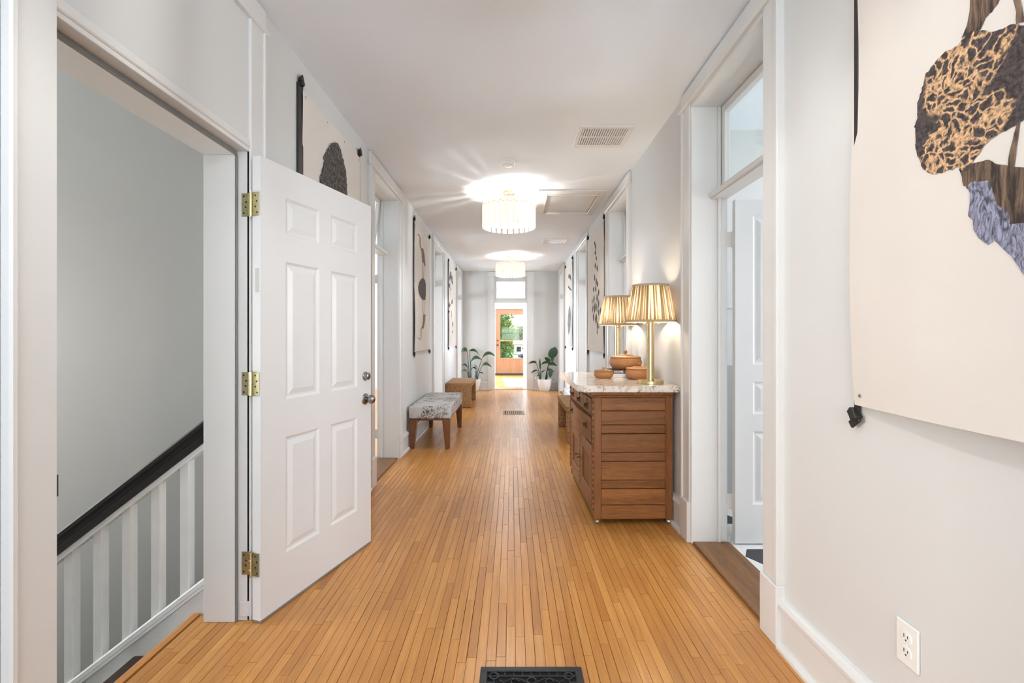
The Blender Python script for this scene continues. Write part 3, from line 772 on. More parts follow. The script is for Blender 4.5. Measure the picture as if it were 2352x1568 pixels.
surround(2, -1, *OPEN_L[1], 'white cased doorway with tilted transom past the open six-panel door', tilt=0.12, door_n=3, leaf_label='white panelled door opened into the room past the six-panel door')
surround(3, -1, *OPEN_L[2], 'white cased doorway between the birds banner and the seed-head banner', door_n=4, leaf_label='white panelled door between the birds banner and the seed-head banner')
surround(4, -1, *OPEN_L[3], 'white cased doorway in the corner by the drooping potted plant', door_n=5, leaf_label='white panelled door in the corner by the drooping potted plant')
surround(5, 1, *OPEN_R[0], 'white cased bathroom doorway with a clear transom and oak threshold', door_n=6, leaf_label='white panelled bathroom door standing open over hexagon tiles')
surround(6, 1, *OPEN_R[1], 'white cased doorway with tilted transom behind the pleated lamps', tilt=0.12, door_n=7, leaf_label='white panelled door opened into the room behind the lamps')
surround(7, 1, *OPEN_R[2], 'white cased doorway between the leaf banner and the feather banner', door_n=8, leaf_label='white panelled door between the leaf banner and the feather banner')
surround(8, 1, *OPEN_R[3], 'white cased doorway in the corner by the round-leaved potted plant', door_n=9, leaf_label='white panelled door in the corner by the round-leaved plant')

# --- stair doorway: rebated frame, infill board above instead of a transom
y0, y1 = OPEN_L[0]
st = thing('trim_1', 'white rebated frame of the stair doorway with boarded transom', 'door trim', (XL, (y0 + y1) / 2, 0), kind='structure')
SX = lambda a: XL - a
S_ = lambda name, m, a0, a1, ya, yb, z0, z1, bev=0.003: bx(name, m, st, SX(a0), SX(a1), ya, yb, z0, z1, bev, world=True)
HD = 2.045
for ya, yb, s in ((y0 - 0.02, y0, -1), (y1, y1 + 0.02, 1)):
    S_('jamb', TRIM, -0.012, 0.185, ya, yb, 0, HD + 0.02, 0.002)
S_('stop', TRIM, 0.045, 0.182, y1 - 0.014, y1 + 0.001, 0, HD, 0.002)
S_('stop', TRIM, 0.045, 0.182, y0 - 0.001, y0 + 0.014, 0, HD, 0.002)
S_('head_stop', TRIM, 0.045, 0.182, y0 + 0.014, y1 - 0.014, HD - 0.002, HD + 0.022, 0.002)
S_('head_jamb', TRIM, -0.010, 0.185, y0, y1, HD + 0.018, HD + 0.036, 0.002)
S_('weather_strip', SEAL, 0.036, 0.044, y0 + 0.014, y1 - 0.014, HD - 0.004, HD + 0.014, 0.002)
S_('weather_strip', SEAL, 0.036, 0.044, y1 - 0.012, y1 - 0.002, 0.0, HD, 0.002)
S_('head_trim', TRIM, -0.016, 0.02, y0 - 0.004, y1 + 0.004, HD + 0.035, HD + 0.068, 0.004)
S_('infill_board', WALL, -0.008, 0.15, y0 - 0.019, y1 + 0.019, HD + 0.066, HO + 0.002, 0.001)
for s, yi in ((-1, y0), (1, y1)):
    ya, yb = (yi - CW, yi + 0.0) if s < 0 else (yi, yi + CW)
    S_('casing', TRIM, -0.020, 0.0, ya, yb, 0.0, 2.655, 0.003)
    yo = (ya - 0.002, ya + 0.018) if s < 0 else (yb - 0.018, yb + 0.002)
    S_('backband', TRIM, -0.028, 0.0, yo[0], yo[1], 0.0, 2.654, 0.005)
S_('header_board', TRIM, -0.024, 0.0, y0 - CW - 0.004, y1 + CW + 0.004, 2.672, 2.757, 0.003)
S_('header_bead', TRIM, -0.036, 0.0, y0 - CW - 0.022, y1 + CW + 0.022, 2.648, 2.673, 0.009)
S_('strike_plate', DARKH, -0.018, 0.030, y0 - 0.001, y0 + 0.004, 0.845, 0.90, 0.001)
S_('foot_block', TRIM, -0.012, 0.030, y1 - 0.004, y1 + 0.002, 0.02, 0.085, 0.002)

# --- the six-panel door swung back against the wall
ang = math.radians(16.9)
d1 = thing('door_1', 'white six-panel door with brass hinges swung open beside the stairs', 'door', (-1.135, 2.015, 0.012), 0, kind='structure')
d1.rotation_euler = (0, 0, PI / 2 - ang)      # local +x runs along the leaf, local -y faces the hall
Wd, Hd, Td = 0.824, 2.024, 0.044
ff = lambda u, z, o: Vector((u + 0.004, -Td - o, z)); fb = lambda u, z, o: Vector((u + 0.004, o, z))
cells = []
for (z0, z1) in ((0.232, 0.770), (0.945, 1.585), (1.710, 1.882)):
    for (u0, u1) in ((0.145, 0.372), (0.462, 0.689)): cells.append((u0, u1, z0, z1))
obj('door_leaf', leaf_body(Wd, Hd, cells, ff, fb), DOORW, d1)
bx('door_sweep', SEAL, d1, 0.004, Wd + 0.002, -Td - 0.001, -0.004, -0.010, 0.001, 0.001)
bx('filled_mortise', plain('filler_grey', (0.52, 0.52, 0.51), 0.6), d1, 0.0032, 0.0045, -Td + 0.008, -0.016, 1.43, 1.535, 0.0)
for hz in (1.815, 1.03, 0.242):
    h = B()
    # jamb leaf (fixed plane of the jamb), door leaf on the door edge, barrel
    box(h, 0.0015, 0.0042, -Td + 0.006, -0.004, hz - 0.051, hz + 0.051, 0.0006)
    lathe(h, [(0, hz - 0.056), (0.005, hz - 0.056), (0.0055, hz - 0.052), (0.007, hz - 0.051), (0.007, hz - 0.021), (0.0064, hz - 0.020), (0.007, hz - 0.019), (0.007, hz + 0.019), (0.0064, hz + 0.020), (0.007, hz + 0.021), (0.007, hz + 0.051), (0.0055, hz + 0.052), (0.006, hz + 0.056), (0, hz + 0.057)], 14, (-0.003, 0.002, 0))
    ho = obj('hinge', h, BRASSH, d1)
    for (v, z) in ((-0.012, 0.037), (-0.02, 0.012), (-0.012, -0.012), (-0.022, -0.037)):
        k = B(); lathe(k, [(0.0042, 0), (0.0036, 0.0012), (0, 0.0008)], 10, (0.0014, -Td / 2 + v + 0.016, hz + z), axis='x', mat=Matrix.Scale(-1, 3, Vector((1, 0, 0))))
        obj('screw', k, DARKH, ho)
    # leaf screwed to the jamb
    jl = B(); box(jl, -1.186, -1.139, y1 - 0.0035, y1 - 0.0005, hz + 0.012 - 0.051, hz + 0.012 + 0.051, 0.001)
    jo = obj('hinge_leaf', jl, BRASSH, st, world=True)
    for (v, z) in ((-1.176, 0.037), (-1.166, 0.012), (-1.168, -0.010), (-1.176, -0.037)):
        k = B(); lathe(k, [(0.0042, 0), (0.0036, 0.0012), (0, 0.0008)], 10, (v, y1 - 0.0036, hz + 0.012 + z), axis='y', mat=Matrix.Scale(-1, 3, Vector((0, 1, 0))))
        s_ = obj('screw', k, DARKH, jo)
flip = Matrix.Scale(-1, 3, Vector((0, 1, 0)))
k = B(); lathe(k, [(0, 0.028), (0.010, 0.028), (0.012, 0.026), (0.020, 0.024), (0.0235, 0.004), (0.027, 0.003), (0.027, 0)], 28, (0.772, -Td, 1.002), axis='y', mat=flip)
db = obj('deadbolt', k, NICKEL, d1, smooth=True)
k = B(); box(k, 0.770, 0.774, -Td - 0.0290, -Td - 0.0275, 0.996, 1.008)
obj('keyway', k, SLOT, db)
k = B(); lathe(k, [(0, 0.062), (0.010, 0.062), (0.014, 0.060), (0.0235, 0.054), (0.0275, 0.044), (0.0255, 0.034), (0.015, 0.027), (0.0115, 0.022), (0.0115, 0.010), (0.024, 0.009), (0.031, 0.005), (0.033, 0.002), (0.033, 0)], 28, (0.772, -Td, 0.866), axis='y', mat=flip)
obj('door_knob', k, NICKEL, d1, smooth=True)

# --- end doorway into the sunroom
et = thing('trim_9', 'white cased doorway with a transom leading to the sunroom', 'door trim', ((EX0 + EX1) / 2, YE, 0), kind='structure')
E_ = lambda name, m, xa, xb, o0, o1, z0, z1, bev=0.003: bx(name, m, et, xa, xb, YE + o0, YE + o1, z0, z1, bev, world=True)
for xa, xb in ((EX0 - 0.002, EX0 + 0.02), (EX1 - 0.02, EX1 + 0.002)): E_('jamb', TRIM, xa, xb, -0.012, 0.19, 0, HO, 0.002)
E_('head_jamb', TRIM, EX0 + 0.02, EX1 - 0.02, -0.012, 0.19, HO - 0.02, HO, 0.002)
for s, xi in ((-1, EX0), (1, EX1)):
    xa, xb = (xi - 0.14, xi + 0.004) if s < 0 else (xi - 0.004, xi + 0.14)
    E_('casing', TRIM, xa, xb, -0.020, 0, 0, 2.655)
    xo = (xa - 0.002, xa + 0.02) if s < 0 else (xb - 0.02, xb + 0.002)
    E_('backband', TRIM, xo[0], xo[1], -0.030, 0, 0, 2.654, 0.005)
E_('header_board', TRIM, EX0 - 0.144, EX1 + 0.144, -0.024, 0, 2.656, 2.757)
E_('transom_bar', TRIM, EX0 + 0.02, EX1 - 0.02, 0.0, 0.12, 2.035, 2.105)
b = B()
for q in ((EX0 + 0.02, EX0 + 0.06, 2.106, 2.628), (EX1 - 0.06, EX1 - 0.02, 2.106, 2.628), (EX0 + 0.06, EX1 - 0.06, 2.106, 2.145), (EX0 + 0.06, EX1 - 0.06, 2.53, 2.628)):
    box(b, q[0], q[1], YE + 0.03, YE + 0.07, q[2], q[3], 0.003)
so = obj('transom_sash', b, TRIM, et, world=True)
b = B(); box(b, EX0 + 0.058, EX1 - 0.058, YE + 0.047, YE + 0.051, 2.143, 2.532); g = obj('pane', b, GLASS, so)
E_('threshold', THRESH, EX0 + 0.02, EX1 - 0.02, -0.005, 0.18, -0.004, 0.008, 0.003)
# its white leaf opened into the sunroom
dl = thing('door_10', 'white slab door with black lever opened into the sunroom', 'door', (EX1 - 0.018, YE + 0.20, 0.01), kind='structure')
dl.rotation_euler = (0, 0, math.radians(94.5))
W9 = 0.74
obj('door_leaf', leaf_body(W9, 2.02, [(0.10, 0.33, 0.22, 0.9), (0.41, 0.64, 0.22, 0.9), (0.10, 0.33, 1.05, 1.9), (0.41, 0.64, 1.05, 1.9)], lambda u, z, o: Vector((u, o, z)), lambda u, z, o: Vector((u, -0.036 - o, z))), DOORW, dl)
b = B(); lathe(b, [(0.024, 0), (0.024, 0.006), (0.008, 0.008), (0.008, 0.05), (0, 0.05)], 14, (W9 - 0.06, 0, 0.93), axis='y')
box(b, W9 - 0.17, W9 - 0.05, 0.040, 0.052, 0.922, 0.938, 0.004)
obj('lever_handle', b, LEATHER, dl)

# --- fir exterior door with a tall pane
FD0, FD1 = -0.512, 0.548
fd = thing('door_11', 'fir exterior door with a tall glass pane and bronze locks', 'door', ((FD0 + FD1) / 2, YX, 0.07), kind='structure')
G_ = lambda name, m, xa, xb, o0, o1, z0, z1, bev=0.004: bx(name, m, fd, xa, xb, YX + o0, YX + o1, z0, z1, bev, world=True)
zb, zt = 0.07, 2.115
for xa, xb in ((FD0, FD0 + 0.14), (FD1 - 0.14, FD1)): G_('stile', FIR, xa, xb, 0.03, 0.075, zb, zt)
G_('top_rail', FIR, FD0 + 0.14, FD1 - 0.14, 0.03, 0.075, zt - 0.16, zt)
G_('bottom_rail', FIR, FD0 + 0.14, FD1 - 0.14, 0.03, 0.075, zb, 0.53)
b = B()
for q in ((FD0 + 0.138, FD0 + 0.152, 0.528, zt - 0.158), (FD1 - 0.152, FD1 - 0.138, 0.528, zt - 0.158), (FD0 + 0.152, FD1 - 0.152, 0.528, 0.542), (FD0 + 0.152, FD1 - 0.152, zt - 0.172, zt - 0.158)):
    box(b, q[0], q[1], YX + 0.024, YX + 0.08, q[2], q[3], 0.002)
obj('glazing_bead', b, FIR, fd, world=True)
G_('pane', GLASSD, FD0 + 0.145, FD1 - 0.145, 0.050, 0.056, 0.535, zt - 0.165, 0.0)
for z, r in ((1.115, 0.030), (0.965, 0.034)):
    b = B(); lathe(b, [(r, 0), (r, 0.008), (r * 0.6, 0.012), (r * 0.75, 0.045), (r * 0.5, 0.058), (0, 0.06)], 18, (FD0 + 0.065, YX + 0.03, z), axis='y', mat=flip)
    obj('lock_knob', b, BRONZE, fd, smooth=True, world=True)
ft = thing('trim_10', 'white frame and dark sill around the fir door', 'door trim', ((FD0 + FD1) / 2, YX, 0), kind='structure')
F_ = lambda name, m, xa, xb, o0, o1, z0, z1: bx(name, m, ft, xa, xb, YX + o0, YX + o1, z0, z1, 0.003, world=True)
F_('casing', TRIM, DX0 - 0.09, DX0 + 0.014, -0.02, 0.0, 0, 2.2); F_('casing', TRIM, DX1 - 0.014, DX1 + 0.09, -0.02, 0.0, 0, 2.2)
F_('head_casing', TRIM, DX0 + 0.014, DX1 - 0.014, -0.02, 0.0, 2.12, 2.2)
F_('jamb', TRIM, DX0, DX0 + 0.016, 0, 0.18, 0, 2.138); F_('jamb', TRIM, DX1 - 0.016, DX1, 0, 0.18, 0, 2.138)
F_('head_jamb', TRIM, DX0 + 0.016, DX1 - 0.016, 0, 0.18, 2.118, 2.138)
F_('sill', TREAD, DX0, DX1, -0.03, 0.2, 0.0, 0.066)

# ------------------------------------------------------------------ windows of the rooms out of view
def window(n, axis, p, u0, u1, z0, z1, label):
    w = thing('window_%d' % n, label, 'window', ((p, (u0 + u1) / 2, z0) if axis == 'x' else ((u0 + u1) / 2, p, z0)), kind='structure')
    def bb(name, m, a, b_, c, d, t=0.03):
        if axis == 'x': return bx(name, m, w, p - t, p + t, a, b_, c, d, 0.003, world=True)
        return bx(name, m, w, a, b_, p - t, p + t, c, d, 0.003, world=True)
    f = 0.05
    bb('frame', TRIM, u0, u0 + f, z0, z1); bb('frame', TRIM, u1 - f, u1, z0, z1)
    bb('frame', TRIM, u0 + f, u1 - f, z0, z0 + f); bb('frame', TRIM, u0 + f, u1 - f, z1 - f, z1)
    zm = (z0 + z1) / 2
    bb('meeting_rail', TRIM, u0 + f, u1 - f, zm - 0.02, zm + 0.02)
window(1, 'y', YB - 0.06, -1.04, 0.96, 0.35, 2.55, 'unseen tall sash window added to let fill light into the hall')  # window put in behind the camera to admit the fill light
k = 2
for s in (-1, 1):
    for a, b_ in WY:
        window(k, 'x', s * 5.06, a, b_, 0.8, 2.4, 'white sash window of a side room beyond the ' + ('birds' if s < 0 else 'leaf') + ' banner'); k += 1
window(8, 'x', 4.06, 1.45, 2.55, 0.9, 2.3, 'white sash window of the tiled bathroom')
window(9, 'x', -5.06, 1.15, 2.35, 0.3, 2.1, 'unseen white sash window added to light the stairwell')  # unseen window put in to light the stairwell
for i, (a, b_) in enumerate(WIN_E): window(10 + i, 'y', YX + 0.06, a, b_, 0.6, 2.4, 'white sunroom window beside the fir door')

# ------------------------------------------------------------------ stairs and balustrade
sc_ = thing('staircase', 'dark stair treads descending beyond the stair doorway', 'stairs', (-1.44, 1.55, -0.19), kind='structure')
for k in range(10):
    x1 = -1.425 - 0.25 * k; z = -0.19 * (k + 1)
    bx('tread', TREAD, sc_, x1 - 0.28, x1 + 0.0, 1.0, 2.085, z - 0.03, z, 0.008, 2, world=True)
    bx('riser', STAIRW, sc_, x1 + 0.0, x1 + 0.018, 1.0, 2.085, z, z + 0.155, 0.001, world=True)
sl = 0.77
rl = thing('stair_railing', 'white stair balusters under a sloping black handrail', 'railing', (-1.42, 2.11, 0.1))
def sloped(name, m, x0, x1, zc0, prof, yc, parent=None):
    """bar with cross-section prof [(y, z)] following the stair slope from (x0, zc0)"""
    b = B()
    extrude_profile(b, prof, 'x', x0, x1, lambda u, v, a: Vector((a, yc + u, zc0 + (a - x0) * sl + v)))
    return obj(name, b, m, parent or rl, world=True)
XS0, XS1 = -3.9, -1.362
zr = lambda x: 0.874 + (x + 1.392) * sl           # top of the handrail
hp = [(-0.028, -0.062), (0.028, -0.062), (0.030, -0.045), (0.034, -0.030), (0.034, -0.012), (0.022, 0.0), (-0.022, 0.0), (-0.034, -0.012), (-0.034, -0.030), (-0.030, -0.045)]
hr = sloped('handrail', RAILB, XS0, XS1, zr(XS0), hp, 2.115)
sloped('rail_fillet', RAILB, XS0, XS1, zr(XS0), [(-0.030, -0.105), (0.030, -0.105), (0.030, -0.064), (-0.030, -0.064)], 2.115)
sloped('under_rail', STAIRW, XS0, XS1, zr(XS0), [(-0.026, -0.135), (0.026, -0.135), (0.026, -0.106), (-0.026, -0.106)], 2.115)
zs_ = lambda x: 0.139 + (x + 1.416) * sl          # top of the bottom rail
sloped('bottom_rail', STAIRW, XS0, XS1, zs_(XS0), [(-0.034, -0.03), (0.034, -0.03), (0.034, -0.008), (0.026, 0.0), (-0.026, 0.0), (-0.034, -0.008)], 2.115)
sloped('rail_bead', STAIRW, XS0, XS1, zs_(XS0), [(-0.038, -0.048), (0.038, -0.048), (0.038, -0.032), (-0.038, -0.032)], 2.115)
sloped('skirt_board', STAIRW, XS0, XS1, zs_(XS0), [(-0.030, -0.42), (0.012, -0.42), (0.012, -0.05), (-0.030, -0.05)], 2.115)
for k in range(0, 17):
    x0 = -1.509 - 0.132 * k; x1 = x0 + 0.0416
    b = B(); v = box(b, x0, x1, 2.098, 2.1396, 0, 1, 0.0)
    for q in b.verts: q.co.z = (zs_(q.co.x) - 0.004) if q.co.z < 0.5 else (zr(q.co.x) - 0.131)
    e = [e for e in b.edges if abs(e.verts[0].co.x - e.verts[1].co.x) < 1e-5 and abs(e.verts[0].co.y - e.verts[1].co.y) < 1e-5]
    bmesh.ops.bevel(b, geom=e, offset=0.003, segments=1, affect='EDGES')
    obj('baluster', b, STAIRW, rl, world=True)
bx('end_post', STAIRW, rl, -1.385, -1.337, 2.075, 2.155, -0.05, 0.255, 0.004, world=True)

# ------------------------------------------------------------------ bathroom
tf = slab('floor_bathroom', XR + 0.02, 4.2, 0.4, 3.5, 0.006, GROUT, 'white and black hexagon tile floor of the bathroom')
R6 = 0.105
meW = None
for i in range(-1, 12):
    for j in range(0, 16):
        cx = 1.265 + i * R6 * 1.5; cyy = 0.87 + j * R6 * math.sqrt(3) + (R6 * math.sqrt(3) / 2 if i % 2 else 0)
        if cx < 1.2 or cx > 2.6 or cyy > 3.3: continue
        if meW is None:
            b = B(); pts = [((R6 - 0.002) * math.cos(PI / 3 * q), (R6 - 0.002) * math.sin(PI / 3 * q)) for q in range(6)]
            poly_prism(b, pts, 0.0, 0.006); meW = bpy.data.meshes.new('hex_tile'); b.to_mesh(meW); b.free(); meW.materials.append(TILEW); meK = meW.copy(); meK.materials[0] = TILEK
        o = bpy.data.objects.new('hex_tile', meK if (i % 3 == 1 and j % 3 == (0 if i % 2 else 0)) else meW); COL.objects.link(o); o.parent = tf
        o.location = (cx, cyy, 0.005)
bx('trim_11', TRIM, None, XR + WT, 3.0, 3.375, 3.40, 1.455, 1.485, 0.004)
tag(bpy.data.objects['trim_11'], 'white picture ledge on the bathroom wall behind the door', 'trim', kind='structure')
bx('trim_12', plain('wall_shade_grey', (0.42, 0.43, 0.43), 0.5), None, XR + WT, 3.0, 3.388, 3.40, 0.03, 1.035, 0.002)  # added panel, its grey standing for the shaded lower wall
tag(bpy.data.objects['trim_12'], 'added grey panel standing for shade on the lower bathroom wall', 'trim', kind='structure')

# ------------------------------------------------------------------ ceiling fittings
def ceiling_vent(loc, label):
    W, L = 0.402, 0.38
    r = thing('ceiling_vent', label, 'vent', loc, group='ceiling vents')
    z = 0.0
    b = B()
    for q in ((-W / 2, W / 2, -L / 2, -L / 2 + 0.042), (-W / 2, W / 2, L / 2 - 0.042, L / 2), (-W / 2, -W / 2 + 0.035, -L / 2 + 0.042, L / 2 - 0.042), (W / 2 - 0.035, W / 2, -L / 2 + 0.042, L / 2 - 0.042)):
        box(b, *q, -0.010, 0.0, 0.003)
    obj('frame', b, VENTW, r)
    bx('divider', VENTW, r, -W / 2 + 0.035, W / 2 - 0.035, -0.006, 0.006, -0.009, 0.0, 0.001)
    bx('shade_sheet', VENT_SHADE, r, -W / 2 + 0.03, W / 2 - 0.03, -L / 2 + 0.04, L / 2 - 0.04, -0.0015, -0.0005, 0)  # thin dark sheet in place of the shaded opening above the fins
    n = 19; me = None
    for i in range(n):
        x = -W / 2 + 0.044 + i * (W - 0.088) / (n - 1)
        for s in (-1, 1):
            if me is None:
                b = B(); box(b, -0.006, 0.006, -0.069, 0.069, -0.0007, 0.0007, 0, rot=Matrix.Rotation(math.radians(35), 3, 'Y')); me = bpy.data.meshes.new('slat'); b.to_mesh(me); b.free(); me.materials.append(VENTW)
            o = bpy.data.objects.new('slat', me); COL.objects.link(o); o.parent = r; o.location = (x, s * 0.077, -0.0055)
    return r
ceiling_vent((0.687, 3.51, HC), 'white ceiling register with two rows of fins near the smoke detector')
v2 = dup(bpy.data.objects['ceiling_vent'], (0.687, 7.38, HC), label='white ceiling register with two rows of fins beyond the attic hatch')

sd = thing('smoke_detector', 'round white smoke detector on the ceiling', 'smoke detector', (-0.034, 4.02, HC))
b = B(); lathe(b, [(0.072, 0), (0.072, -0.008), (0.066, -0.014), (0, -0.014)], 32); obj('base', b, PLAST, sd, smooth=True)
b = B(); lathe(b, [(0.058, -0.013), (0.056, -0.030), (0.044, -0.038), (0.020, -0.040), (0.018, -0.037), (0, -0.037)], 32); obj('cover', b, PLAST, sd, smooth=True)

hx0, hx1, hy0, hy1 = 0.28, 0.995, 4.775, 5.73
ah = thing('attic_hatch', 'white framed attic hatch in the ceiling beside the chandelier', 'hatch', ((hx0 + hx1) / 2, (hy0 + hy1) / 2, HC))
A_ = lambda name, q, z0, z1, bev=0.003: bx(name, TRIM, ah, *q, z0, z1, bev, world=True)
A_('frame_board', (hx0, hx1, hy0, hy0 + 0.125), HC - 0.018, HC); A_('frame_board', (hx0, hx1, hy1 - 0.095, hy1), HC - 0.018, HC)
A_('frame_board', (hx0, hx0 + 0.098, hy0 + 0.125, hy1 - 0.095), HC - 0.018, HC); A_('frame_board', (hx1 - 0.068, hx1, hy0 + 0.125, hy1 - 0.095), HC - 0.018, HC)
b = B(); q = (hx0 + 0.09, hx1 - 0.06, hy0 + 0.117, hy1 - 0.087)
for c in ((q[0], q[1], q[2], q[2] + 0.016), (q[0], q[1], q[3] - 0.016, q[3]), (q[0], q[0] + 0.016, q[2], q[3]), (q[1] - 0.016, q[1], q[2], q[3])): box(b, *c, HC - 0.030, HC - 0.016, 0.004)
obj('moulding', b, TRIM, ah, world=True)
A_('hatch_panel', (hx0 + 0.104, hx1 - 0.074, hy0 + 0.131, hy1 - 0.101), HC - 0.006, HC, 0.001)

# ------------------------------------------------------------------ chandeliers
def chandelier(loc, label):
    r = thing('chandelier', label, 'chandelier', loc, group='alabaster chandeliers')
    b = B(); lathe(b, [(0, -0.028), (0.058, -0.028), (0.064, -0.024), (0.064, 0)], 32); obj('ceiling_canopy', b, BRASS, r, smooth=True)
    b = B(); lathe(b, [(0.012, -0.028), (0.012, -0.042), (0.005, -0.046), (0.005, -0.05)], 12)
    tube(b, [(0, 0.016 * math.cos(t), -0.066 + 0.018 * math.sin(t)) for t in [2 * PI * q / 14 for q in range(15)]], 0.003, 6, False)
    tube(b, [(0.011 * math.cos(t), 0, -0.092 + 0.015 * math.sin(t)) for t in [2 * PI * q / 14 for q in range(15)]], 0.003, 6, False)
    tube(b, [(0, 0, -0.104), (0, 0, -0.36)], 0.006, 8)
    obj('hanging_loop', b, BRASS, r, smooth=True)
    zt, zbm = -0.140, -0.380
    for R, nm in ((0.262, 'outer_ring'), (0.232, 'inner_ring')):
        b = B()
        for z in (zt - 0.028,):
            tube(b, [(R * math.cos(t), R * math.sin(t), z) for t in [2 * PI * q / 48 for q in range(49)]], 0.004, 6, False)
        for q in range(3):
            t = 2 * PI * q / 3 + 0.3
            tube(b, [(0, 0, zt - 0.028), (R * math.cos(t), R * math.sin(t), zt - 0.028)], 0.003, 6)
        obj(nm, b, BRASS, r, smooth=True)
    n = 26
    b = B(); box(b, -0.023, 0.023, -0.007, 0.007, zbm, zt, 0.003); me1 = bpy.data.meshes.new('alabaster_bar'); b.to_mesh(me1); b.free(); me1.materials.append(ALAB)
    b = B(); box(b, -0.022, 0.022, -0.006, 0.006, zbm + 0.045, zt - 0.008, 0.003); me2 = bpy.data.meshes.new('inner_bar'); b.to_mesh(me2); b.free(); me2.materials.append(ALAB)
    b = B(); lathe(b, [(0, 0.006), (0.0035, 0.005), (0.0035, -0.004), (0, -0.004)], 8, axis='y'); me3 = bpy.data.meshes.new('pin'); b.to_mesh(me3); b.free(); me3.materials.append(BRASS)
    for i in range(n):
        a = 2 * PI * i / n + 0.06
        o = bpy.data.objects.new('alabaster_bar', me1); COL.objects.link(o); o.parent = r
        o.location = (0.274 * math.cos(a), 0.274 * math.sin(a), 0); o.rotation_euler = (0, 0, a - PI / 2)
        p = bpy.data.objects.new('pin', me3); COL.objects.link(p); p.parent = o; p.location = (0, 0.008, zt - 0.022)
    for i in range(n - 4):
        a = 2 * PI * i / (n - 4) + 0.15
        o = bpy.data.objects.new('inner_bar', me2); COL.objects.link(o); o.parent = r
        o.location = (0.240 * math.cos(a), 0.240 * math.sin(a), 0); o.rotation_euler = (0, 0, a - PI / 2)
    for q in range(4):
        a = 2 * PI * q / 4 + 0.5
        b = B(); c = (0.10 * math.cos(a), 0.10 * math.sin(a), 0)
        lathe(b, [(0.012, -0.30), (0.012, -0.255), (0.016, -0.25)], 10, c); tube(b, [(0, 0, -0.29), (c[0], c[1], -0.29)], 0.004, 6)
        so = obj('lamp_socket', b, BRASS, r)
        b = B(); lathe(b, [(0.010, -0.25), (0.020, -0.225), (0.022, -0.205), (0.014, -0.188), (0, -0.184)], 12, c); obj('bulb', b, BULB, so, smooth=True)
    return r
ch1 = chandelier((-0.028, 4.86, HC), 'drum chandelier of alabaster bars beside the attic hatch')
ch2 = dup(ch1, (-0.022, 8.76, HC), label='drum chandelier of alabaster bars hanging before the sunroom doorway')
def lamp_light(name, loc, energy, rad, col=(1.0, 0.80, 0.55)):
    d = bpy.data.lights.new(name, 'POINT'); d.energy = energy; d.shadow_soft_size = rad; d.color = col
    o = bpy.data.objects.new(name, d); COL.objects.link(o); o.location = loc
ch_added = dup(ch1, (-0.030, 0.96, HC), label='unseen drum chandelier added to light the hall by the stair doorway')  # third fixture out of view, added to light the near end of the hall
for c in (ch1, ch2, ch_added):
    lamp_light('chandelier_light', (c.location.x + 0.075, c.location.y, HC - 0.165), 3.6, 0.06, (1.0, 0.97, 0.93))
    lamp_light('chandelier_light', (c.location.x - 0.075, c.location.y, HC - 0.275), 22.0, 0.03, (1.0, 0.97, 0.93))

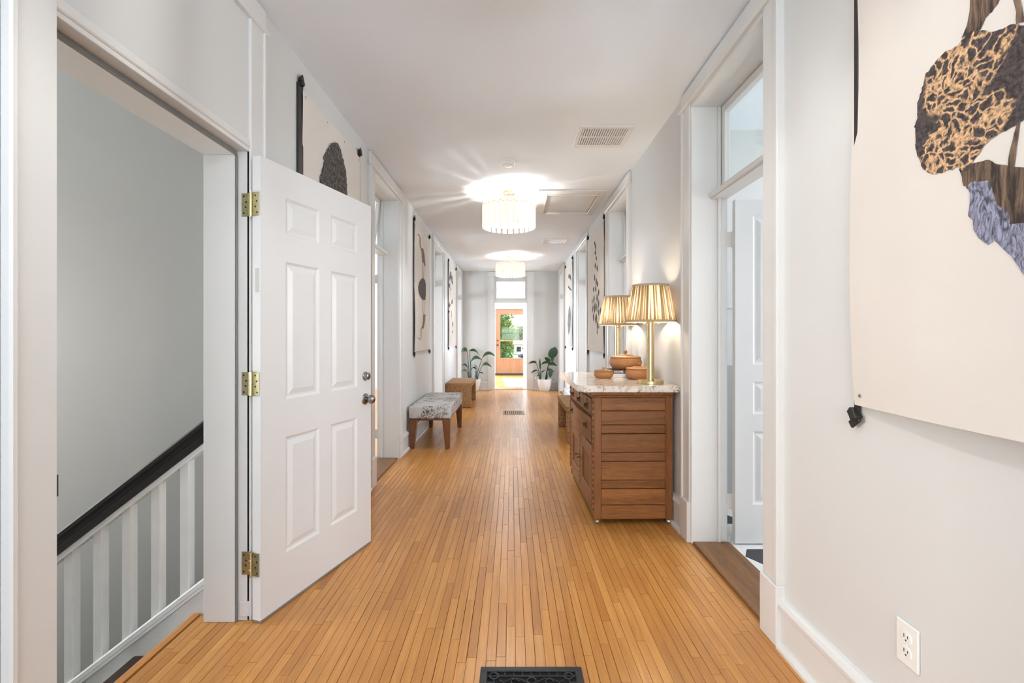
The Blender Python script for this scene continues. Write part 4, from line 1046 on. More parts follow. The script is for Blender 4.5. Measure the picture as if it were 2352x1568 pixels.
# ------------------------------------------------------------------ hanging canvas banners
def knot_bm(s=1.0, down=True):
    b = B()
    d = -1 if down else 1
    R = lambda ax, a: Matrix.Rotation(a, 3, ax)
    box(b, -0.010, 0.010, -0.022, 0.022, -0.011, 0.011, 0.003, 2, rot=R('X', 0.6))
    box(b, -0.012, 0.012, -0.014, 0.014, -0.018, 0.018, 0.003, 2, rot=R('X', -0.5))
    box(b, -0.004, 0.004, -0.012, 0.012, -0.045, 0.0, 0.002, 1, rot=R('X', 0.9))
    for v in b.verts: v.co = Vector((v.co.x, v.co.y, v.co.z * (1 if down else -1))) * s
    if not down: bmesh.ops.reverse_faces(b, faces=b.faces)
    return b
def banner(side, yn, yf, z0, z1, label, prints, curl=0.012, near_strap=0.032, near_in=0.020, bow=0.012):
    """canvas sheet hung on two leather straps; yn = near edge, yf = far edge"""
    XW = XL if side < 0 else XR
    inw = -side                         # direction from the wall into the hall
    r = thing('hanging_banner', label, 'banner', (XW, (yn + yf) / 2, z0), group='canvas banners')
    b = B(); nu, nv = 24, 24; grid = []
    def off(s, t):
        return 0.016 + curl * (math.sin(PI * s) ** 1.0) * (0.5 + 0.5 * (1 - t)) + 0.010 * max(0, 1 - t * 6) * math.sin(PI * s) + 0.006 * math.sin(7 * t + 2 * s)* (1 if s < 0.1 else 0.3)
    inset = lambda t: bow * math.sin(PI * t) ** 0.6
    def P(y, z, e=0.0):
        s = (y - yn) / (yf - yn); t = (z - z0) / (z1 - z0)
        return Vector((XW + inw * (off(s, t) + e), y, z))
    for i in range(nu + 1):
        row = []
        for k in range(nv + 1):
            s, t = i / nu, k / nv
            row.append(b.verts.new(P(yn + (yf - yn) * s + inset(t) * (1 - 2 * s), z0 + (z1 - z0) * t)))
        grid.append(row)
    for i in range(nu):
        for k in range(nv): b.faces.new((grid[i][k], grid[i + 1][k], grid[i + 1][k + 1], grid[i][k + 1]))
    ex = bmesh.ops.extrude_face_region(b, geom=b.faces[:])
    for v in [g for g in ex['geom'] if isinstance(g, bmesh.types.BMVert)]: v.co.x -= inw * 0.0012
    cv = obj('canvas', b, CANVAS, r, smooth=True, world=True)
    for ys, w0, w1 in ((yn, -near_strap, near_in), (yf, -0.012, 0.016)):
        bx('strap', LEATHER, r, XW + inw * 0.003, XW + inw * 0.013, ys + w0, ys + w1, z0 - 0.02, z1 + 0.03, 0.002, world=True)
        for zz, dn in ((z0 - 0.030, True), (z1 + 0.040, False)):
            kb = knot_bm(1.0, dn)
            for v in kb.verts: v.co += Vector((XW + inw * 0.016, ys + (w0 + w1) / 2, zz))
            obj('knot', kb, LEATHER, r, world=True)
    for s in (0.03, 0.34, 0.64, 0.97):
        for t in ((0.985,) if 0.1 < s < 0.9 else (0.985, 0.02)):
            y, z = yn + (yf - yn) * s, z0 + (z1 - z0) * t
            k = B(); lathe(k, [(0.006, 0), (0.005, 0.003), (0, 0.0035)], 10, P(y, z), axis='x', mat=Matrix.Scale(inw, 3, Vector((1, 0, 0))))
            obj('rivet', k, RIVET, r, world=True)
    # flat print on the canvas
    for nm, m, pts in prints:
        k = B()
        for poly in (pts if isinstance(pts[0], list) else [pts]):
            f = k.faces.new([k.verts.new((0, y, z)) for y, z in poly])
        bmesh.ops.triangulate(k, faces=k.faces[:])
        bmesh.ops.subdivide_edges(k, edges=[e for e in k.edges if e.calc_length() > 0.06], cuts=2, use_grid_fill=False)
        bmesh.ops.triangulate(k, faces=k.faces)
        for v in k.verts: v.co = P(v.co.y, v.co.z, 0.0016)
        for f in k.faces:
            f.normal_update()
        po = obj(nm, k, m, cv)
        if isinstance(pts[0], list): po['kind'] = 'stuff'
    return r
def mapz(ox, oy, sc, X): return lambda u, v: onwall(ox + u / sc, oy + v / sc, X)
def ell(mp, u, v, ru, rv, n=14, rot=0.0, jag=0.0):
    out = []
    for q in range(n):
        a = 2 * PI * q / n; k = 1 + random.uniform(-jag, jag)
        x, y = ru * math.cos(a) * k * (1 - 0.4 * abs(math.sin(a))), rv * math.sin(a) * k
        out.append(mp(u + x * math.cos(rot) - y * math.sin(rot), v + x * math.sin(rot) + y * math.cos(rot)))
    return out
def stroke(mp, pts, ws):
    L, R_ = [], []
    for i, (u, v) in enumerate(pts):
        a, c = pts[max(i - 1, 0)], pts[min(i + 1, len(pts) - 1)]
        dx, dy = c[0] - a[0], c[1] - a[1]; l = math.hypot(dx, dy) or 1
        w = ws[i] if isinstance(ws, (list, tuple)) else ws
        L.append(mp(u - dy / l * w, v + dx / l * w)); R_.append(mp(u + dy / l * w, v - dx / l * w))
    return L + R_[::-1]
def jagged(pts, n, amp):
    out = []
    for i, p in enumerate(pts):
        q = pts[(i + 1) % len(pts)]
        for k in range(n):
            t = k / n
            out.append((p[0] + (q[0] - p[0]) * t + (random.uniform(-amp, amp) if k or n == 1 else random.uniform(-amp, amp) * 0.5), p[1] + (q[1] - p[1]) * t + random.uniform(-amp, amp)))
    return out

LX, RX = XL + 0.022, XR - 0.022
# furry head banner behind the open door
m1 = mapz(560, 130, 4.2375, LX)
fur = [(870, 830), (915, 855), (945, 920), (970, 1010), (988, 1110), (998, 1250), (1000, 1450), (985, 1700), (930, 1880), (860, 1950), (790, 1850), (745, 1600), (735, 1400), (738, 1250), (752, 1140), (775, 1040), (780, 960), (810, 890), (840, 850)]
pr = [('print', FUR, [m1(*p) for p in jagged(fur, 5, 9)])]
hairs = []
for _ in range(170):                  # hairs fringing the head
    q = random.random() * (len(fur) - 1); i0 = int(q); p, n_ = fur[i0], fur[(i0 + 1) % len(fur)]
    u, v = p[0] + (n_[0] - p[0]) * (q - i0), p[1] + (n_[1] - p[1]) * (q - i0)
    du = (-1 if u < 870 else 0.35) * random.uniform(2, 16); dv = -random.uniform(15, 42)
    hairs.append([m1(u + 7 * (1 if u < 870 else -1), v + 20), m1(u + du, v + dv), m1(u + 10 * (1 if u < 870 else -1), v + 26)])
pr.append(('print', INKG, hairs))
banner(-1, 2.535, 3.50, 1.04, 2.60, 'canvas banner printed with a dark furry head above the open door', pr, near_strap=0.040)
# herons
m2 = mapz(930, 480, 4.615, LX)
pr = [('print', INKT, stroke(m2, [(127, 268), (142, 268), (152, 285)], [1.5, 5, 5])),
      ('print', INKT, stroke(m2, [(150, 278), (160, 305), (158, 350), (160, 390), (176, 432)], [5, 4, 4, 5, 8])),
      ('print', INKG, [m2(*p) for p in [(170, 428), (180, 415), (192, 418), (203, 470), (214, 560), (217, 605), (205, 600), (195, 570), (182, 560), (184, 500), (176, 460)]]),
      ('print', INKT, stroke(m2, [(189, 560), (186, 640), (181, 735)], 1.5)), ('print', INKT, stroke(m2, [(203, 595), (199, 660), (192, 735)], 1.5)),
      ('print', INK, [m2(*p) for p in [(185, 730), (168, 745), (152, 775), (140, 830), (143, 860), (149, 895), (165, 935), (180, 955), (190, 968), (200, 960), (215, 965), (220, 900), (221, 800), (213, 760), (205, 745)]]),
      ('print', INKT, stroke(m2, [(184, 965), (187, 1040), (190, 1130)], 1.5)), ('print', INKT, stroke(m2, [(203, 965), (201, 1050), (197, 1130)], 1.5)),
      ('print', INKG, [m2(*p) for p in [(188, 1120), (200, 1135), (215, 1115), (210, 1180), (200, 1230), (188, 1272), (178, 1262), (178, 1240), (186, 1190)]]),
      ('print', INKT, stroke(m2, [(180, 1240), (168, 1270), (166, 1310), (162, 1372)], [5, 4, 3, 3])),
      ('print', INKT, stroke(m2, [(128, 1362), (148, 1372), (160, 1384)], [1.5, 5, 4]))]
banner(-1, 5.47, 6.47, 1.07, 2.60, 'canvas banner printed with two slender birds and a grey disc', pr)
# seed heads
pr = []
for u, v, ru, rv in ((485, 700, 9, 42), (497, 740, 8, 40), (478, 730, 6, 30), (503, 780, 5, 25), (475, 808, 7, 30), (486, 850, 3, 22), (499, 982, 8, 32), (475, 1020, 7, 34), (471, 1085, 5, 18), (505, 1220, 5, 34), (502, 1300, 4, 20), (494, 1120, 2, 60)):
    pr.append(('print', INKL, ell(m2, u, v, ru, rv, 16, jag=0.25)))
banner(-1, 8.45, 9.56, 1.06, 2.60, 'canvas banner printed with scattered dark seed heads', pr)
# leaves
m3 = mapz(1280, 490, 4.75, RX)
pr = []
for u, v, ru, rv in ((415, 325, 6, 25), (422, 360, 6, 30), (420, 430, 6, 25), (431, 490, 6, 30), (426, 400, 3, 60), (421, 570, 7, 35), (440, 600, 7, 40), (413, 700, 7, 40), (430, 740, 7, 40), (403, 830, 8, 32), (443, 770, 8, 35), (425, 820, 7, 45), (455, 860, 7, 40), (388, 960, 5, 35), (408, 935, 8, 50), (440, 925, 8, 55), (456, 985, 6, 50), (397, 1035, 6, 55), (418, 1030, 10, 65), (440, 1030, 6, 50), (405, 1130, 8, 50), (434, 1150, 11, 60), (458, 1080, 6, 40), (476, 1060, 8, 38), (468, 1170, 5, 38), (447, 1220, 7, 50), (445, 1290, 4, 35), (461, 1230, 4, 30)):
    pr.append(('print', INKL, ell(m3, u, v, ru, rv, 10, rot=random.uniform(-0.05, 0.05), jag=0.12)))
banner(1, 5.39, 6.54, 1.06, 2.60, 'canvas banner printed with a hanging column of dark leaves', pr, curl=0.02)
# feathers
pr = [('print', INK, [m3(*p) for p in [(135, 655), (146, 680), (152, 740), (140, 715), (122, 700), (124, 675)]]),
      ('print', INK, [m3(*p) for p in [(118, 785), (130, 795), (152, 830), (152, 845), (138, 835), (120, 810)]]),
      ('print', INKG, [m3(*p) for p in jagged([(134, 990), (145, 1080), (146, 1160), (140, 1260), (130, 1340), (122, 1280), (117, 1190), (120, 1100), (127, 1040)], 4, 3)])]
banner(1, 8.20, 9.28, 1.06, 2.60, 'canvas banner printed with two dark feathers', pr)
# large banner with the bark figure
m4 = mapz(1900, 0, 2.239, XR - 0.030)
E = 1180
bark = [(725, 180), (760, 150), (830, 160), (870, 165), (985, 120), (1012, 130), (E, 110), (E, 640), (1040, 610), (985, 650), (900, 690), (830, 750), (790, 800), (745, 880), (715, 890), (700, 850), (660, 870), (600, 890), (550, 895), (505, 875), (490, 830), (465, 790), (455, 740), (465, 680), (450, 650), (468, 600), (465, 545), (480, 480), (500, 420), (510, 380), (560, 320), (620, 260), (680, 240)]
low = [(695, 870), (740, 850), (800, 830), (860, 820), (900, 845), (1012, 860), (E, 860), (E, 1140), (1012, 1150), (970, 1150), (960, 1080), (900, 1050), (880, 980), (850, 930), (760, 940), (725, 960), (715, 910)]
blue = [(735, 958), (800, 925), (870, 940), (890, 1030), (905, 1048), (962, 1080), (972, 1150), (E, 1140), (E, 1480), (1060, 1420), (1012, 1360), (980, 1320), (920, 1250), (885, 1235), (860, 1260), (810, 1230), (775, 1160), (800, 1130), (750, 1110), (770, 1050), (755, 990)]
trunk = [(750, -60), (760, -120), (960, -120), (900, 0), (860, 60), (830, 90), (800, 150), (770, 175), (700, 195), (730, 130), (745, 60)]
br1 = [(960, -60), (1000, -60), (1012, 20), (1040, 110), (990, 125), (990, 60)]
br2 = [(1005, 600), (1020, 600), (1000, 760), (985, 880), (955, 860), (965, 780), (985, 690)]
jj = lambda P_, n=3, a=4: [m4(*p) for p in jagged(P_, n, a)]
pr = [('print', BROWNT, jj(trunk)), ('print', BROWNT, jj(br1)), ('print', BARKP, jj(bark, 4, 5)), ('print', BROWNT, jj(low)), ('print', BLUEF, jj(blue, 4, 5)), ('print', BROWNT, jj(br2))]
banner(1, 1.452, 0.45, 1.035, 2.62, 'large canvas banner printed with a dark bark figure and blue plumes', pr, curl=0.03, near_strap=0.010, near_in=0.008, bow=0.018)

# ------------------------------------------------------------------ wall outlet
ol = thing('wall_outlet', 'white duplex wall outlet above the baseboard', 'outlet', (XR, 1.272, 0.40))
bx('cover_plate', PLAST, ol, -0.006, 0.0, -0.036, 0.036, -0.060, 0.060, 0.004, 2)
for s in (-1, 1):
    b = B(); lathe(b, [(0, 0.0085), (0.0155, 0.0085), (0.017, 0.007), (0.017, 0.0)], 24, (0, 0, s * 0.020), axis='x', mat=Matrix.Scale(-1, 3, Vector((1, 0, 0))))
    for v in b.verts: v.co.z = s * 0.020 + max(-0.0135, min(0.0135, v.co.z - s * 0.020))
    rc = obj('receptacle', b, PLAST, ol)
    for yy, hh in ((-0.006, 0.004), (0.006, 0.005)):
        b = B(); box(b, -0.0090, -0.0080, yy - 0.0011, yy + 0.0011, s * 0.020 - hh + 0.003, s * 0.020 + hh + 0.003); obj('slot', b, SLOT, rc)
    b = B(); lathe(b, [(0, 0.009), (0.0025, 0.009), (0.0025, 0.008)], 10, (0, 0, s * 0.020 - 0.008), axis='x', mat=Matrix.Scale(-1, 3, Vector((1, 0, 0)))); obj('ground_hole', b, SLOT, rc)
b = B(); lathe(b, [(0, 0.0075), (0.0032, 0.007), (0.0032, 0.006)], 12, (0, 0, 0), axis='x', mat=Matrix.Scale(-1, 3, Vector((1, 0, 0)))); obj('screw', b, PLAST, ol)

# ------------------------------------------------------------------ floor registers
gx0, gx1, gy0, gy1 = -0.116, 0.262, 1.44, 1.737
fr = thing('floor_register', 'black cast-iron scrollwork floor register', 'register', ((gx0 + gx1) / 2, (gy0 + gy1) / 2, 0.0))
b = B()
for q in ((gx0, gx1, gy1 - 0.024, gy1), (gx0, gx1, gy0, gy0 + 0.024), (gx0, gx0 + 0.028, gy0 + 0.024, gy1 - 0.024), (gx1 - 0.028, gx1, gy0 + 0.024, gy1 - 0.024)):
    box(b, *q, 0.0, 0.009, 0.003)
obj('frame', b, IRON, fr, world=True)
bx('shade_sheet', REG_SHADE, fr, gx0 + 0.02, gx1 - 0.02, gy0 + 0.02, gy1 - 0.02, 0.0005, 0.0015, 0, world=True)  # flat black sheet in place of the dark opening below the grille
b = B()
ix0, ix1, iy0, iy1 = gx0 + 0.028, gx1 - 0.028, gy0 + 0.024, gy1 - 0.024
gz = 0.0065
cxm, cym = (ix0 + ix1) / 2, (iy0 + iy1) / 2
circ = lambda cx, cy_, R, n=18, a0=0, a1=2 * PI, g=0: [(cx + (R + g * t / n) * math.cos(a0 + (a1 - a0) * t / n), cy_ + (R + g * t / n) * math.sin(a0 + (a1 - a0) * t / n), gz) for t in range(n + 1)]
T = lambda pts, r=0.0022: tube(b, pts, r, 6)
for s in (-1, 1):
    ye = cym + s * (iy1 - cym); yi = ye - s * 0.024
    T([(ix0, yi, gz), (ix1, yi, gz)])
    for q in range(1, 10):
        x = ix0 + (ix1 - ix0) * q / 10
        T([(x, ye, gz), (x, yi, gz)], 0.0016)
        lathe(b, [(0, 0.003), (0.0042, 0), (0, -0.003)], 8, (x, (ye + yi) / 2, gz))
    for sx in (-1, 1):
        xc = cxm + sx * (ix1 - cxm - 0.025)
        T(circ(xc, yi + s * 0.002, 0.0155), 0.0028)
        T([(xc, yi - s * 0.014, gz), (xc, cym, gz)], 0.002)
        T([(ix0 if sx < 0 else ix1, yi - s * 0.03, gz), (xc, yi - s * 0.03, gz)], 0.002)
        for (ox, oy, R) in ((0.062, 0.028, 0.017), (0.098, 0.045, 0.012), (0.045, 0.06, 0.014)):
            T(circ(cxm + sx * ox, yi - s * oy, R, 18, 0, 1.6 * PI, -0.008), 0.0022)
        T([(cxm + sx * 0.018, yi - s * 0.03, gz), (cxm + sx * 0.045, yi - s * 0.012, gz), (cxm + sx * 0.07, yi - s * 0.010, gz), (cxm + sx * 0.10, yi - s * 0.03, gz), (cxm + sx * 0.118, yi - s * 0.018, gz)], 0.0022)
        T([(cxm + sx * 0.012, yi - s * 0.042, gz), (cxm + sx * 0.05, yi - s * 0.055, gz), (cxm + sx * 0.09, cym, gz)], 0.0022)
    T(circ(cxm, yi - s * 0.022, 0.016), 0.0028)
T(circ(cxm, cym, 0.03), 0.0028); T(circ(cxm, cym, 0.012), 0.0022)
T([(ix0, cym, gz), (cxm - 0.03, cym, gz)]); T([(ix1, cym, gz), (cxm + 0.03, cym, gz)])
obj('grille', b, IRON, fr, world=True)
# wooden register further along
wr = thing('floor_vent', 'brown slotted floor vent set in the strips near the benches', 'register', (0.035, 7.55, 0))
WRM = plain('vent_brown', (0.22, 0.11, 0.05), 0.4)
for q in ((-0.175, 0.175, -0.16, -0.13), (-0.175, 0.175, 0.13, 0.16), (-0.175, -0.145, -0.13, 0.13), (0.145, 0.175, -0.13, 0.13)): bx('frame', WRM, wr, *q, 0.0, 0.007, 0.002)
bx('shade_sheet', REG_SHADE, wr, -0.15, 0.15, -0.135, 0.135, 0.0005, 0.0015, 0)  # same black sheet, standing for the shade between the slats
for q in range(9): x = -0.125 + q * 0.03125; bx('slat', WRM, wr, x, x + 0.021, -0.13, 0.13, 0.001, 0.006, 0.001)

# ------------------------------------------------------------------ oak washstand with granite top
dr = thing('washstand', 'carved oak washstand cabinet on casters against the wall', 'cabinet', (0.0, 0.0, 0.0))
dr.location = (0.800, 3.585, 0.0); dr.rotation_euler = (0, 0, math.radians(0.8))
hw, hl = 0.263, 0.530        # half depth (x), half length (y)
Dp = lambda name, m, x0, x1, y0_, y1_, z0, z1, bev=0.003, par=dr: bx(name, m, par, x0, x1, y0_, y1_, z0, z1, bev)
ZB, ZT = 0.036, 0.848
for sx in (-1, 1):
    for sy in (-1, 1):
        xa = -hw if sx < 0 else hw - 0.05; ya = -hl if sy < 0 else hl - 0.05
        Dp('corner_post', OAKZ, xa, xa + 0.05, ya, ya + 0.05, ZB, ZT, 0.004)
        b = B(); cx_, cy_ = xa + 0.025, ya + 0.025
        lathe(b, [(0, 0.0), (0.017, 0.0), (0.0175, 0.004)] if False else [(0, -0.008), (0.0165, -0.008), (0.018, -0.005), (0.018, 0.005), (0.0165, 0.008), (0, 0.008)], 18, (cx_, cy_, 0.018), axis='x')
        box(b, cx_ - 0.013, cx_ - 0.010, cy_ - 0.008, cy_ + 0.008, 0.014, 0.037); box(b, cx_ + 0.010, cx_ + 0.013, cy_ - 0.008, cy_ + 0.008, 0.014, 0.037)
        obj('caster', b, CHROME, dr)
# the slatted ends
zz = [0.845, 0.755, 0.662, 0.603, 0.480, 0.419, 0.296, 0.237, 0.131]
for sy in (-1, 1):
    for i in range(8):
        proud = 0.012 if i in (1, 3, 5, 7) else 0.006
        if i == 0: proud = 0.010
        y_out = sy * (hl - 0.016 + proud)
        Dp('side_slat', OAKX, -hw + 0.048, hw - 0.048, min(y_out, sy * (hl - 0.04)), max(y_out, sy * (hl - 0.04)), zz[i + 1] + 0.0012, zz[i] - 0.0012, 0.0035)
    Dp('base_rail', OAKX, -hw + 0.048, hw - 0.048, min(sy * (hl - 0.002), sy * (hl - 0.04)), max(sy * (hl - 0.002), sy * (hl - 0.04)), 0.038, 0.129, 0.004)
Dp('back_panel', OAKZ, hw - 0.012, hw - 0.002, -hl + 0.05, hl - 0.05, 0.06, ZT)
Dp('carcass', OAKZ, -hw + 0.020, -hw + 0.034, -hl + 0.048, hl - 0.048, 0.05, ZT - 0.002, 0.0)
Dp('cabinet_top', OAKY, -hw - 0.030, hw - 0.001, -hl - 0.022, hl + 0.022, 0.858, 0.886, 0.008)
Dp('top_moulding', OAKY, -hw - 0.016, hw + 0.004, -hl - 0.012, hl + 0.012, 0.846, 0.860, 0.005)
# front (faces -x): rails, rope columns, drawers and doors
fx = -hw
for z0, z1 in ((0.828, 0.847), (0.700, 0.716), (0.512, 0.530), (0.045, 0.105)):
    Dp('front_rail', OAKY, fx + 0.004, fx + 0.03, -hl + 0.048, hl - 0.048, z0, z1, 0.002)
def rope(y, z0, z1, x=None):
    b = B(); n = int((z1 - z0) / 0.006); seg = 8
    rings = []
    for q in range(n + 1):
        z = z0 + (z1 - z0) * q / n
        ring = []
        for k in range(seg):
            a = 2 * PI * k / seg; r_ = 0.011 + 0.0035 * math.sin(2 * a + z * 160)
            ring.append(b.verts.new(((x if x is not None else fx) + r_ * math.cos(a), y + r_ * math.sin(a), z)))
        rings.append(ring)
    for a_, c in zip(rings, rings[1:]):
        for k in range(seg): b.faces.new((a_[k], a_[(k + 1) % seg], c[(k + 1) % seg], c[k]))
    b.faces.new(rings[0]); b.faces.new(rings[-1])
    obj('rope_column', b, OAKZ, dr, smooth=True)
for y in (-hl + 0.012, hl - 0.012): rope(y, 0.52, 0.845); rope(y, 0.10, 0.50)
rope(0.0, 0.105, 0.51)
def pull(y, z, par, xo):
    b = B()
    box(b, xo - 0.004, xo, y - 0.016, y + 0.016, z - 0.026, z + 0.026, 0.002)
    lathe(b, [(0, 0), (0.008, 0.001), (0.006, 0.008), (0.009, 0.014), (0.006, 0.02), (0, 0.021)], 12, (xo - 0.003, y, z + 0.008), axis='x', mat=Matrix.Scale(-1, 3, Vector((1, 0, 0))))
    tube(b, [(xo - 0.014, y + 0.017 * math.cos(t), z + 0.006 - 0.022 * math.sin(t)) for t in [PI * q / 10 for q in range(11)]], 0.003, 6)
    obj('drawer_pull', b, PULL, par)
def keyhole(y, z, par, xo):
    b = B(); lathe(b, [(0.010, 0), (0.009, 0.004), (0, 0.004)], 12, (xo, y, z), axis='x', mat=Matrix.Scale(-1, 3, Vector((1, 0, 0)))); obj('keyhole_plate', b, PULL, par)
ys = [-hl + 0.056, -hl + 0.056 + (2 * hl - 0.112) / 3, -hl + 0.056 + 2 * (2 * hl - 0.112) / 3, hl - 0.056]
for i in range(3):
    d = Dp('drawer', OAKY, fx - 0.008, fx + 0.012, ys[i] + 0.006, ys[i + 1] - 0.006, 0.718, 0.826, 0.005)
    pull((ys[i] + ys[i + 1]) / 2, 0.762, d, fx - 0.008); keyhole((ys[i] + ys[i + 1]) / 2, 0.805, d, fx - 0.008)
    if i: Dp('drawer_divider', OAKZ, fx + 0.002, fx + 0.03, ys[i] - 0.006, ys[i] + 0.006, 0.716, 0.828, 0.001)
b = B(); n = 18
prof = []
for q in range(n + 1):
    t = q / n; y = ys[0] + 0.004 + (ys[3] - ys[0] - 0.008) * t
    prof.append((fx - 0.010 - 0.022 * math.sin(PI * t) ** 2, y))
poly_prism(b, prof + [(fx + 0.012, ys[3] - 0.004), (fx + 0.012, ys[0] + 0.004)], 0.532, 0.698)
d = obj('drawer', b, OAKY, dr)
for t in (0.17, 0.83): pull(ys[0] + (ys[3] - ys[0]) * t, 0.625, d, fx - 0.015)
for s in (-1, 1):
    ya, yb = (ys[0], -0.014) if s < 0 else (0.014, ys[3])
    dd = thing('cabinet_door', '', None); del dd['label']; dd.parent = dr
    st_ = 0.075
    f = B()
    for q in ((ya, ya + st_, 0.108, 0.508), (yb - st_, yb, 0.108, 0.508), (ya + st_, yb - st_, 0.108, 0.108 + 0.085), (ya + st_, yb - st_, 0.508 - 0.085, 0.508)): box(f, fx - 0.006, fx + 0.014, *q, 0.004)
    obj('door_frame', f, OAKY, dd)
    f = B(); box(f, fx + 0.006, fx + 0.012, ya + st_ - 0.005, yb - st_ + 0.005, 0.188, 0.428, 0.001); obj('door_panel', f, OAKZ, dd)
    yk = yb - 0.035 if s < 0 else ya + 0.035
    f = B(); lathe(f, [(0.010, 0), (0.009, 0.003), (0.004, 0.006), (0.004, 0.02), (0.008, 0.024), (0.006, 0.03), (0, 0.031)], 10, (fx - 0.006, yk, 0.325), axis='x', mat=Matrix.Scale(-1, 3, Vector((1, 0, 0)))); obj('door_knob', f, PULL, dd)
# granite slab with clipped corners
b = B(); poly_prism(b, [(0.428, 3.04), (0.470, 2.985), (1.088, 2.985), (1.088, 4.175), (0.470, 4.175), (0.428, 4.12)], 0.8865, 0.9285)
bmesh.ops.bevel(b, geom=[e for e in b.edges if abs(e.verts[0].co.z - e.verts[1].co.z) < 1e-5], offset=0.005, segments=2, affect='EDGES')
gs = tag(obj('granite_slab', b, GRANITE), 'speckled cream and black granite top resting on the oak washstand', 'countertop')
ZS = 0.9285

# ------------------------------------------------------------------ pleated table lamps
def table_lamp(loc, label, tilt=0.0):
    r = thing('table_lamp', label, 'lamp', loc, group='brass lamps on the granite top')
    b = B(); lathe(b, [(0, 0), (0.086, 0), (0.0875, 0.002), (0.0875, 0.021), (0.085, 0.024), (0, 0.024)], 48); obj('base', b, BRASS, r, smooth=True)
    b = B(); lathe(b, [(0.0265, 0.022), (0.0265, 0.44), (0.024, 0.443), (0, 0.443)], 32); obj('column', b, BRASS, r, smooth=True)
    z0, z1, r0, r1 = 0.420, 0.668, 0.164, 0.120
    npl = 64; nseg = npl * 4; nz = 6
    b = B(); uvl = b.loops.layers.uv.new('UVMap'); rings = []
    for k in range(nz + 1):
        t = k / nz; R = r0 + (r1 - r0) * t; ring = []
        for q in range(nseg):
            a = 2 * PI * q / nseg
            amp = 0.0026 * (0.6 + 0.4 * math.sin(q * 0.37))
            rr = R + amp * math.cos(npl * a + 0.5 * math.sin(3 * a)) - 0.001
            ring.append(b.verts.new((rr * math.cos(a), rr * math.sin(a), z0 + (z1 - z0) * t)))
        rings.append(ring)
    for k in range(nz):
        for q in range(nseg):
            q2 = (q + 1) % nseg
            f = b.faces.new((rings[k][q], rings[k][q2], rings[k + 1][q2], rings[k + 1][q]))
            for l, (uq, vk) in zip(f.loops, ((q, k), (q + 1, k), (q + 1, k + 1), (q, k + 1))): l[uvl].uv = (uq / nseg, vk / nz)
    s = obj('lamp_shade', b, SHADE, r, smooth=True)
    for zz_, R in ((z0 + 0.004, r0 + 0.0025), (z1 - 0.004, r1 + 0.0025)):
        b = B(); lathe(b, [(R - 0.003, zz_ - 0.007), (R, zz_ - 0.007), (R, zz_ + 0.007), (R - 0.003, zz_ + 0.007), (R - 0.003, zz_ - 0.007)], 64); obj('shade_tape', b, SHADETRIM, s, smooth=True)
    b = B()
    tube(b, [(0, 0, 0.44), (0, 0, 0.66)], 0.004, 8)
    for q in range(3):
        a = 2 * PI * q / 3 + 0.4; tube(b, [(0, 0, 0.655), (r1 * math.cos(a), r1 * math.sin(a), 0.655)], 0.002, 6)
    obj('harp', b, BRASS, r)
    for s_ in (-1, 1):
        b = B(); tube(b, [(s_ * 0.014, 0, 0.452), (s_ * 0.058, 0, 0.478)], 0.010, 10); so = obj('lamp_socket', b, BRASS, r, smooth=True)
        b = B(); lathe(b, [(0.010, 0), (0.024, 0.028), (0.027, 0.045), (0.018, 0.064), (0, 0.070)], 16, (s_ * 0.052, 0, 0.475)); obj('bulb', b, BULBT, so, smooth=True)
        b = B(); tube(b, [(s_ * 0.050, -0.02, 0.478), (s_ * 0.050, -0.022, 0.405)], 0.0009, 5)
        lathe(b, [(0, 0.008), (0.0055, 0.003), (0.007, -0.004), (0, -0.009)], 12, (s_ * 0.050, -0.022, 0.402)); obj('pull_chain', b, BRASS, so)
    return r
table_lamp((0.946, 3.145, ZS), 'brass lamp with a pleated linen shade standing at the washstand corner')
lp2 = None
l1 = bpy.data.objects['table_lamp']
l2 = dup(l1, (0.932, 4.05, ZS), rz=0.9, label='brass lamp with a pleated linen shade behind the largest basket')

# ------------------------------------------------------------------ baskets and books
def basket(loc, R, hb, hl_, label, rz=0):
    r = thing('lidded_basket', label, 'basket', loc, rz, group='round lidded baskets')
    b = B(); lathe(b, [(0, 0), (R * 0.72, 0), (R * 0.80, 0.004), (R * 0.95, hb * 0.32), (R, hb * 0.58), (R * 0.965, hb * 0.85), (R * 0.91, hb), (R * 0.86, hb), (0, hb * 0.9)], 48); obj('basket_body', b, WICKER, r, smooth=True)
    b = B(); lathe(b, [(0, hb + 0.001), (R * 0.93, hb + 0.001), (R * 0.955, hb + 0.005), (R * 0.93, hb + 0.010), (R * 0.62, hb + hl_ * 0.55), (R * 0.50, hb + hl_ * 0.62), (R * 0.45, hb + hl_ * 0.85), (0, hb + hl_)], 48); li = obj('lid', b, LIDW, r, smooth=True)
    k = max(0.0095, R * 0.12); z = hb + hl_ - 0.002
    b = B(); lathe(b, [(k * 0.55, z), (k * 0.5, z + k * 0.4), (k * 0.95, z + k * 0.9), (k, z + k * 1.4), (k * 0.7, z + k * 2.0), (0, z + k * 2.2)], 20); obj('lid_knob', b, LIDW, li, smooth=True)
basket((0.709, 3.56, ZS), 0.074, 0.050, 0.016, 'smallest lidded basket standing before the books')
basket((0.962, 3.475, ZS), 0.104, 0.074, 0.024, 'honey lidded basket between the books and the lamp column')
bz = ZS + 0.056
basket((0.922, 3.735, bz), 0.129, 0.092, 0.030, 'largest lidded basket sitting on the stacked books')
